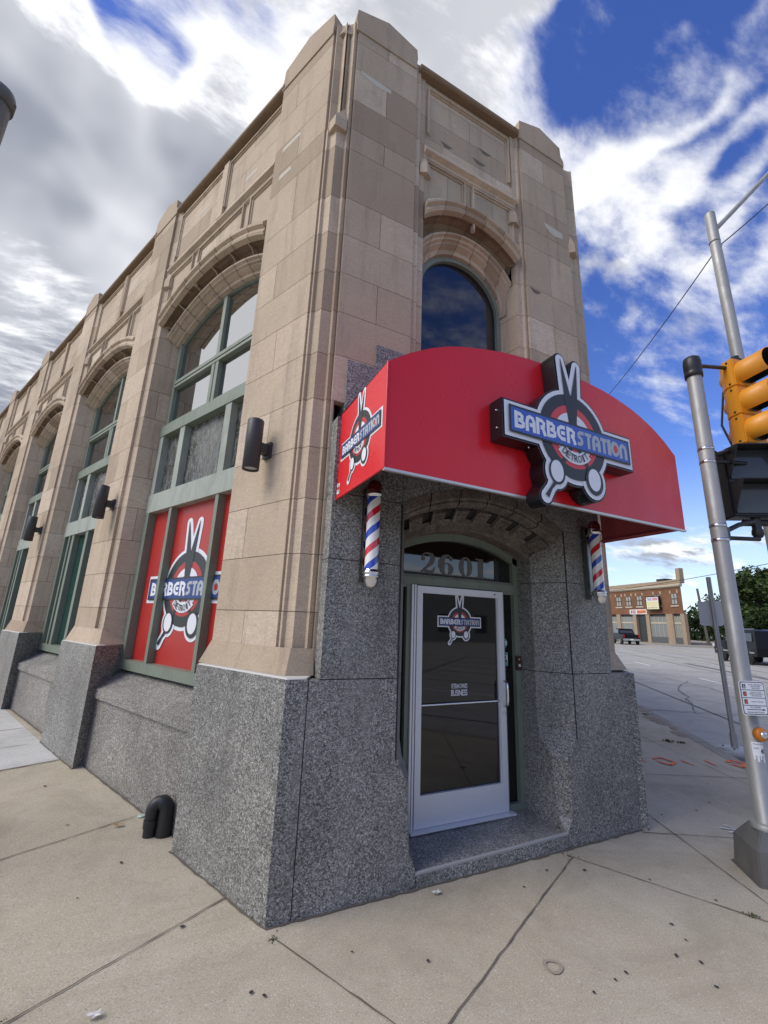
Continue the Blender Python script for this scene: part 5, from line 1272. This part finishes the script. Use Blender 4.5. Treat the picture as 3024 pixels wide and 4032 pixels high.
# street lamp pole at the upper left
lpz = 6.10
o = empty('lamp_post', (-2.0, 4.12, 0)); tag(o, 'weathered grey metal pole top with a rounded cap at the upper left edge', 'pole')
mb = MB(); mb.tube([(0, 0, 0), (0, 0, lpz-.12)], .115, 24); mb.build('shaft', m_paint('stained_steel', (.13, .13, .12), .6, dirt=.4), o)
mb = MB(); mb.lathe((0, 0, lpz-.17), [(.116, 0), (.132, .0), (.134, .10), (.12, .15), (.06, .18), (0, .185)], 26)
for i in range(6): mb.lathe(Vector((.13*cos(i), .13*sin(i), lpz-.10)), [(.010, 0), (.010, .012), (0, .014)], 8, ax=(cos(i), sin(i), 0))
mb.build('cap', m_paint('cap_steel', (.10, .10, .10), .6, dirt=.3), o)

# ---------------------------------------------------------------- vehicles (built side-on: x forward, y width, z up)
TYRE = mat('tyre_rubber', (.012, .012, .012), .8); RIMM = mat('alloy_rim', (.30, .30, .31), .35, .8); RIMB = mat('black_rim', (.02, .02, .02), .35)
CARBLK = mat('black_car_paint', (.010, .011, .014), .42, spec=.12)
CARGLS = mat('car_window', (.05, .056, .06), .15, spec=.4); LAMPR = mat('tail_lamp', (.35, .01, .01), .2); LAMPW = mat('head_lamp', (.6, .6, .58), .1)
def vehicle(name, loc, heading, profile, wid, wheels, wr, glass, label, cat, rim=RIMM, tumble=.82):
    r = empty(name, loc, heading); tag(r, label, cat)
    # body: side profile rings across the width, upper part pulled in
    mb = MB(); hw = wid/2; ztop = max(p[1] for p in profile)
    def yy(z, e): 
        f = max(0, (z-1.05)/(ztop-1.05)) if z > 1.05 else 0
        return e*hw*(1-(1-tumble)*f)
    rows = []
    for e, ins in ((-1, .04), (-.985, .0), (-.9, -.0), (.9, -.0), (.985, .0), (1, .04)):
        rows.append([Vector((x*(1-ins*.4), yy(z, e), z-ins*(.5 if z > .8 else -.5))) for x, z in profile])
    mb.grid(rows, 0, closed=True, sm=False); mb.face(rows[0][::-1]); mb.face(rows[-1]); body = mb.build('body', CARBLK, r)
    for gx in glass:
        for e in (-1, 1):
            mb = MB(); mb.face([Vector((x, yy(z, e)+e*.008, z)) for x, z in gx]); mb.build('side_window', CARGLS, r)
    for x in wheels:
        for e in (-1, 1):
            y = e*(hw-.10)
            mb = MB(); mb.lathe((x, y, wr), [(wr*.62, -.125), (wr*.95, -.125), (wr, -.09), (wr, .09), (wr*.95, .125), (wr*.62, .125)], 26, ax=(0, 1, 0)); w = mb.build('wheel', TYRE, r)
            mb = MB(); mb.lathe((x, y+e*.10, wr), [(wr*.64, 0), (wr*.58, .02), (wr*.5, -.03), (.0, -.04)], 22, ax=(0, e, 0))
            for k in range(6):
                a = pi*k/3; c_, s_ = cos(a), sin(a); mb.prism([Vector((x+c_*.05-s_*.03, y+e*.085, wr+s_*.05+c_*.03)), Vector((x+c_*.05+s_*.03, y+e*.085, wr+s_*.05-c_*.03)), Vector((x+c_*wr*.6+s_*.03, y+e*.11, wr+s_*wr*.6-c_*.03)), Vector((x+c_*wr*.6-s_*.03, y+e*.11, wr+s_*wr*.6+c_*.03))], [Vector((x+c_*.05-s_*.03, y+e*.125, wr+s_*.05+c_*.03)), Vector((x+c_*.05+s_*.03, y+e*.125, wr+s_*.05-c_*.03)), Vector((x+c_*wr*.6+s_*.03, y+e*.13, wr+s_*wr*.6-c_*.03)), Vector((x+c_*wr*.6-s_*.03, y+e*.13, wr+s_*wr*.6+c_*.03))])
            mb.build('rim', rim, w)
            mb = MB(); mb.lathe((x, e*(hw-.02), wr), [(wr*1.16, -.06), (wr*1.16, .026), (wr*1.02, .026)], 24, ax=(0, e, 0)); mb.build('wheel_arch', BLACKM, r)
    return r, yy
BX = lambda x, y, z: Vector((x, y, z))
hd = math.atan2(KD.y, KD.x)
sx_, sy_ = 32.4, 14.6
suv, yy = vehicle('suv', (sx_, sy_, roadz(sx_, sy_)), hd, [(-2.55, .45), (-2.6, .9), (-2.52, 1.25), (-2.3, 1.88), (-1.9, 1.95), (.1, 1.93), (.55, 1.85), (1.15, 1.28), (2.2, 1.2), (2.52, 1.08), (2.62, .8), (2.55, .42)], 2.02, (-1.5, 1.62), .42,
    [[(-2.15, 1.28), (-1.2, 1.28), (-1.2, 1.74), (-2.0, 1.74)], [(-1.1, 1.28), (-.15, 1.28), (-.15, 1.76), (-1.1, 1.76)], [(-.05, 1.28), (.95, 1.28), (.45, 1.74), (-.05, 1.76)]],
    'black sport utility vehicle driving on the wide street behind the signal pole', 'suv', RIMB)
for e in (-1, 1):
    mb = MB(); mb.box(BX, 2.42, 2.6, e*.95-.12, e*.95+.12, .85, 1.05); mb.build('headlight', LAMPW, suv)
    mb = MB(); mb.tube([(-2.0, e*.72, 1.97), (.2, e*.72, 1.96)], .025, 6); mb.build('roof_rail', CHROME, suv)
mb = MB(); mb.tube([(-1.2, 1.0, 1.26), (-.12, 1.0, 1.26), (-.12, .90, 1.78), (-1.2, .90, 1.78), (-1.2, 1.0, 1.26)], .028, 6); mb.build('window_trim', LWHITE, suv)
mb = MB(); mb.box(BX, -2.3, 2.3, .99, 1.03, .62, .70); mb.build('side_moulding', GALV, suv)
for x_ in (-1.18, -.08, .95):
    mb = MB(); mb.box(BX, x_, x_+.012, .985, 1.015, .55, 1.25); mb.build('door_gap', BLACKM, suv)
mb = MB(); mb.box(BX, 2.45, 2.68, -.9, .9, .42, .62); mb.build('bumper', BLACKM, suv)
px_, py_ = 54.6, 38.6
pk, yy = vehicle('pickup_truck', (px_, py_, roadz(px_, py_)+.02), hd, [(-2.9, .62), (-2.92, 1.22), (-.95, 1.25), (-.85, 1.35), (-.55, 1.92), (.75, 1.95), (1.35, 1.36), (2.6, 1.25), (2.9, 1.1), (2.9, .55)], 2.0, (-1.85, 1.75), .41,
    [[(-.62, 1.38), (.05, 1.38), (.05, 1.8), (-.45, 1.8)], [(.12, 1.38), (1.15, 1.38), (.75, 1.8), (.12, 1.8)]],
    'dark blue-black pickup truck seen from behind in front of the brick building', 'pickup truck')
mb = MB(); mb.box(BX, -3.05, -2.9, -.95, .95, .50, .72); mb.build('bumper', CHROME, pk)
mb = MB(); mb.box(BX, -2.94, -2.91, -.72, .72, .78, 1.2); mb.build('tailgate', CARBLK, pk)
mb = MB(); mb.box(BX, -3.06, -3.045, -.16, .16, .55, .68); mb.build('number_plate', LWHITE, pk)
for e in (-1, 1):
    mb = MB(); mb.box(BX, -2.95, -2.88, e*.86-.09, e*.86+.09, .85, 1.2); mb.build('tail_light', LAMPR, pk)
mb = MB(); mb.face([Vector((-.83, -.80, 1.40)), Vector((-.83, .80, 1.40)), Vector((-.60, .72, 1.82)), Vector((-.60, -.72, 1.82))]); mb.build('rear_window', CARGLS, pk)

# ---------------------------------------------------------------- brick building across the street
BRICK = m_brick(); LIME = m_paint('pale_trim_stone', (.44, .38, .29), .85, dirt=.25); PIERM = m_paint('tan_pier', (.33, .25, .17), .85, dirt=.3)
Pc = Vector((61.8, 36.71)); Pl = Vector((64.33, 47.7)); Pr = Vector((60.84, 34.39))
bb = empty('brick_building', (Pc.x, Pc.y, .3)); tag(bb, 'two-storey brown brick corner shop with pale cornice and sign boards across the street', 'building')
vM = (Pl-Pc).normalized(); nM = Vector((vM.y, -vM.x)); nM = nM if nM.x > 0 else -nM
vS = (Pr-Pc).normalized(); nS = Vector((-vS.y, vS.x)); nS = nS if nS.x > 0 else -nS
def BM(a, d, z): q = vM*a+nM*d; return Vector((q.x, q.y, z))
def BS(a, d, z): q = vS*a+nS*d; return Vector((q.x, q.y, z))
LM, LS = 15.0, (Pr-Pc).length; H1, HT = 3.95, 8.0
mb = MB()
bk_ = BS(LS, 0, 0)+Vector((cos(rad(36))*12, sin(rad(36))*12, 0))
foot_ = [BM(0, 0, 0), BM(LM, 0, 0), BM(LM, 14, 0), bk_, BS(LS, 0, 0)]
mb.prism([v+Vector((0, 0, H1)) for v in foot_], [v+Vector((0, 0, HT)) for v in foot_])
ins = [BM(.35, .35, 0), BM(LM, .35, 0), BM(LM, 14, 0), bk_, BS(LS-.35, .35, 0)]
mb.prism([v+Vector((0, 0, -.6)) for v in ins], [v+Vector((0, 0, H1+.01)) for v in ins], 1)
mb.build('wall', [BRICK, mat('shop_dark', (.06, .065, .065), .5)], bb)
mb = MB()
for (a0, a1) in ((0, .75), (3.6, 4.2), (6.0, 6.6), (9.15, 9.9), (12.4, 13.0), (14.5, 15.0)): mb.box(BM, a0, a1, -.03, .4, -.6, H1)
for a0, a1 in ((.0, .36), (LS-.72, LS)): mb.box(BS, a0+.03, a1, -.03, .4, -.6, H1-.02)
mb.build('pier', PIERM, bb)
mb = MB()
for fr, a0, a1 in ((BM, -.15, LM), (BS, -.15, LS+.2)):
    mb.box(fr, a0, a1, -.12, .1, HT-.55, HT-.42); mb.box(fr, a0, a1, -.28, .1, HT-.42, HT-.22); mb.box(fr, a0, a1, -.18, .1, HT-.22, HT-.10)
mb.build('cornice', LIME, bb)
mb = MB(); mb.box(BM, .0, LM, .0, .3, HT, HT+.45); mb.box(BS, .0, LS, .0, .3, HT, HT+.47); mb.build('parapet', PIERM, bb)
mb = MB(); mb.box(BM, 3.2, 4.6, 3, 4.5, HT, HT+1.2); mb.build('roof_hatch', BLACKM, bb)
mb = MB(); mb.box(BS, 1.25, 1.95, .5, 1.1, HT, HT+2.0); mb.build('chimney', PIERM, bb)
WFR = mat('window_frame_dark', (.05, .03, .025), .5); CURT = mat('curtain_glass', (.30, .31, .28), .2)
def bwin(fr, a, w, z0, z1):
    mb = MB(); mb.box(fr, a, a+w, -.02, .02, z0, z1); o = mb.build('window', WFR, bb)
    mb = MB()
    for i in range(2):
        for j in range(2): mb.box(fr, a+.10+i*(w/2-.02), a+w/2-.06+i*(w/2-.02), -.035, -.022, z0+.10+j*(z1-z0)/2, z0+(z1-z0)/2-.04+j*(z1-z0)/2)
    mb.build('pane', CURT, o)
    mb = MB(); mb.box(fr, a-.15, a+w+.15, -.10, .02, z0-.25, z0-.05); mb.build('sill', LIME, bb)
    mb = MB(); mb.box(fr, a-.18, a-.0, -.04, .02, z1+.05, z1+.45); mb.box(fr, a+w, a+w+.18, -.04, .02, z1+.05, z1+.45); mb.build('lintel_block', LIME, bb)
for a in (1.3, 4.5, 6.6, 8.6, 11.0, 13.0): bwin(BM, a, 1.05, 5.15, 6.58)
bwin(BS, .55, 1.15, 5.12, 6.6)
GREYG = mat('shop_blind_glass', (.19, .21, .205), .15); BULK = m_paint('grey_bulkhead', (.09, .10, .10), .6)
for fr, a0, a1 in ((BM, .75, 3.6), (BM, 6.6, 9.15), (BM, 9.9, 12.4), (BS, .38, LS-.74)):
    mb = MB(); mb.box(fr, a0+.06, a1-.06, .18, .3, .85, 2.65); mb.box(fr, a0+.06, a1-.06, .18, .3, 2.8, 3.6); o = mb.build('shop_window', GREYG, bb)
    mb = MB(); n_ = 4
    for i in range(n_+1): x = a0+.05+(a1-a0-.16)*i/n_; mb.box(fr, x, x+.06, .14, .2, .85, 3.62)
    mb.box(fr, a0+.02, a1-.02, .12, .2, 2.62, 2.84); mb.build('mullion', LIME, o)
    mb = MB(); mb.box(fr, a0, a1, .10, .34, -.6, .85); mb.build('bulkhead', BULK, bb)
mb = MB(); mb.box(BM, 4.3, 5.9, .30, .36, .2, 3.4); mb.build('shop_door', mat('shop_door_dark', (.03, .035, .035), .3), bb)
# board sign
bs = empty('board_sign', BM(1.1, -.5, 5.0)+Vector((Pc.x, Pc.y, 0))); tag(bs, 'black-framed white TAX sign board hanging on the upper brick wall', 'sign')
def BQ(a, d, z): return BM(1.1+a*.58, -.5-d*.6, 5.6+z*.72)-BM(1.1, -.5, 5.3)
mb = MB(); mb.box(BQ, -.05, 4.0, -.3, .0, -.75, 1.95); mb.build('frame', BLACK, bs)
mb = MB(); fq = lambda x, y, e: BQ(3.95-x, e, y)
shape_face(mb, fq, [(.2, -.55), (3.75, -.55), (3.75, 1.75), (.2, 1.75)], .02, 0)
shape_face(mb, fq, [(.2, -.55), (3.75, -.55), (3.75, .95), (.2, .95)], .03, 3)
text(mb, fq, 'TAX', 1.15, 1.35, 1.5, .55, .04, 1, .02)
for i in range(4): shape_face(mb, fq, [(2.0, 1.12+i*.14), (3.6, 1.12+i*.14), (3.6, 1.20+i*.14), (2.0, 1.20+i*.14)], .04, 2)
text(mb, fq, 'INCOME TAX SERVICE', 1.97, .68, 3.1, .22, .04, 4); text(mb, fq, 'REFUND', 1.97, .25, 2.6, .2, .04, 4); text(mb, fq, '(313) 581-7711', 1.97, -.28, 2.9, .28, .04, 5, .01)
mb.build('face', [LWHITE, mat('sign_navy', (.02, .03, .18), .5), mat('sign_red', (.55, .03, .04), .5), mat('sign_cream', (.72, .68, .42), .5), mat('sign_ochre', (.45, .36, .12), .5), LBLACK], bs)
bs = empty('banner_sign', BM(5.4, -.15, 4.3)+Vector((Pc.x, Pc.y, 0))); tag(bs, 'narrow white and orange banner sign above the shop entrance of the brick building', 'sign')
def BQ2(a, d, z): return BM(2.85+a*.83, -.12-d, 4.42+z*.85)-BM(5.4, -.15, 4.3)
mb = MB(); mb.box(BQ2, 1.2, 5.0, -.1, .0, -.2, .6); mb.build('banner', LWHITE, bs)
mb = MB(); fq = lambda x, y, e: BQ2(5.55-x, e, y)
shape_face(mb, fq, [(2.2, -.12), (4.25, -.05), (4.25, .5), (2.2, .48)], .02, 0)
for i in range(4): shape_face(mb, fq, [(.8+i*.32, -.1), (.98+i*.32, -.1), (1.05+i*.32, .5), (.87+i*.32, .5)], .03, 1 if i % 2 else 2)
text(mb, fq, 'SALON', 3.2, .2, 1.7, .3, .04, 2)
mb.build('lettering', [mat('banner_orange', (.75, .25, .10), .6), mat('banner_pink', (.6, .25, .22), .6), LBLACK], bs)

# ---------------------------------------------------------------- utility pole, trees
up_ = empty('utility_pole', (64.7-.5, 35.3-1.6, .3)); tag(up_, 'leaning brown wooden utility pole beside the brick building', 'utility pole')
mb = MB(); mb.tube([(0, 0, -.3), (-.9, 0, 7.3)], [.20, .13], 10); mb.tube([(-.35, 0, 3.2), (-.9, -2.5, 1.0)], .03, 5); mb.build('trunk', m_paint('old_wood', (.15, .13, .10), .9), up_)
LEAFM = []
for i, c_ in enumerate(((.024, .040, .012), (.036, .056, .016), (.017, .030, .010))):
    m = mat('foliage_%d' % i, c_, .75, spec=.2); n_ = NT(m); t_ = n_.attr('tone'); cc_ = n_.mix(t_, tuple(x*.55 for x in c_), tuple(x*1.9 for x in c_)); n_.col(cc_); LEAFM.append(m)
BARK = m_paint('bark', (.07, .055, .04), .9)
def tree(x, y, h, r, label, name='broadleaf_tree', mi=0, n_=2600, lowc=.18, seed=0, group='trees across the street'):
    q = random.Random(seed); root = empty(name, (x, y, .3)); tag(root, label, 'tree', group)
    mb = MB(); mb.tube([(0, 0, -.5), (.1, .05, h*.3), (-.1, .1, h*.6)], [r*.08+.1, r*.06+.06, .08], 8)
    cl = []
    for i in range(16):
        a = q.uniform(0, 6.28); rr = r*sqrt(q.uniform(.05, 1)); zc_ = h*q.uniform(lowc+.08, .9); rr *= sqrt(max(.12, 1-((zc_/h-.5)/.55)**2))
        cl.append((cos(a)*rr, sin(a)*rr, zc_, r*q.uniform(.24, .46)))
        if i < 8: mb.tube([(0, 0, h*.25), (cl[-1][0]*.5, cl[-1][1]*.5, zc_*.75), cl[-1][:3]], [.09, .06, .03], 5)
    mb.build('trunk', BARK, root)
    mb = MB(); ls = r*.052
    for i in range(int(n_*1.9)):
        cx_, cy_, cz__, cr_ = q.choice(cl); d = Vector((q.gauss(0, 1), q.gauss(0, 1), q.gauss(0, 1))).normalized(); k = cr_*q.uniform(.55, 1.08)
        p = Vector((cx_, cy_, cz__))+Vector((d.x*k, d.y*k, d.z*k*.8)); u = Vector((q.gauss(0, 1), q.gauss(0, 1), q.gauss(0, .6))).normalized(); v = u.cross(Vector((q.gauss(0, 1), q.gauss(0, 1), q.gauss(0, 1))).normalized()).normalized()
        s_ = ls*q.uniform(.5, 1.5); mb.face([p-u*s_, p-v*s_*.55+u*s_*.1, p+u*s_, p+v*s_*.55], 0, q.uniform(0, 1))
    mb.build('crown', LEAFM[mi], root)
    return root
TR = [(78, 38.5, 7.4, 3.6, 'dark green tree just right of the brick building, behind the leaning utility pole', 0, 1800),
      (92, 45, 9.2, 4.6, 'tree with a ragged top behind the narrow side street', 1, 1800),
      (85, 36.0, 8.6, 4.4, 'tree in the gap between the utility pole and the sign post', 2, 2000),
      (77, 32.6, 9.0, 4.4, 'bushy tree seen behind the perforated sign post', 0, 2400),
      (70, 28.6, 10.4, 4.8, 'tall leafy tree just right of the signal pole with sky showing through its top', 1, 3600),
      (66, 24.4, 10.2, 4.6, 'dense tree behind the roof of the black utility vehicle', 0, 3200),
      (62, 20.6, 10.6, 5.0, 'spreading tree at the right edge of the picture', 1, 3200)]
for i, (x, y, h, r, lb, mi, n_) in enumerate(TR): tree(x, y, h, r, lb, mi=mi, n_=n_, seed=40+i)
for i, (x, y, h, r, lb) in enumerate([(74, 34.2, 4.2, 2.8, 'low dark bush at the foot of the utility pole'), (69, 30.6, 4.6, 3.0, 'low bush below the tree behind the signal pole'), (64, 26.6, 4.4, 3.0, 'low bush beside the lane behind the black utility vehicle'), (60, 22.2, 4.6, 3.2, 'low dark bush at the right edge below the spreading tree')]):
    tree(x, y, h, r, lb, 'bush', 2, 1400, 0, 90+i, 'bushes under the trees')
mb = MB(); rows = []
for i in range(40):
    t = i/39; x = 100-30*t; y = 62-55*t; h = 6.2+1.1*sin(i*.9)+.8*sin(i*2.3); rows.append([Vector((x+12, y+5, -.5)), Vector((x+10, y+4, h*.8)), Vector((x+14, y+5, h))])
q = random.Random(5); mb = MB()
for i in range(5200):
    t = q.uniform(0, 1); x = 118-34*t; y = 70-62*t; hh = 6.6+1.3*sin(t*40*.9)+.8*sin(t*90); z = hh*q.uniform(0, 1.0)
    p = Vector((x+q.gauss(0, 2), y+q.gauss(0, 2), z)); u = Vector((q.gauss(0, 1), q.gauss(0, 1), q.gauss(0, 1))).normalized(); v = u.cross(Vector((q.gauss(0, 1), q.gauss(0, 1), q.gauss(0, 1))).normalized()).normalized(); s_ = q.uniform(.3, .75)
    mb.face([p-u*s_, p-v*s_*.6, p+u*s_, p+v*s_*.6], 0, q.uniform(0, .8))
tag(mb.build('far_woods', [LEAFM[2]]), kind='stuff')
# ---------------------------------------------------------------- pale building behind the camera, mirrored in the door glass
rb = empty('white_building', (2, -27, 0)); tag(rb, 'low pale building mirrored in the entrance door glass', 'building')
mb = MB(); mb.box(BX, -14, 60, -10, 0, -.3, 6.0); mb.build('wall', m_paint('pale_render', (.30, .30, .285), .8, dirt=.2), rb)
mb = MB()
for i in range(18): mb.box(BX, -12+i*4, -10.6+i*4, -.0, .03, 1.0, 2.6)
mb.build('window', CARGLS, rb)
mb = MB(); mb.box(BX, -14.1, 60.1, -.2, .15, 5.7, 6.15); mb.build('roof_edge', m_paint('dark_fascia', (.12, .11, .10), .7), rb)
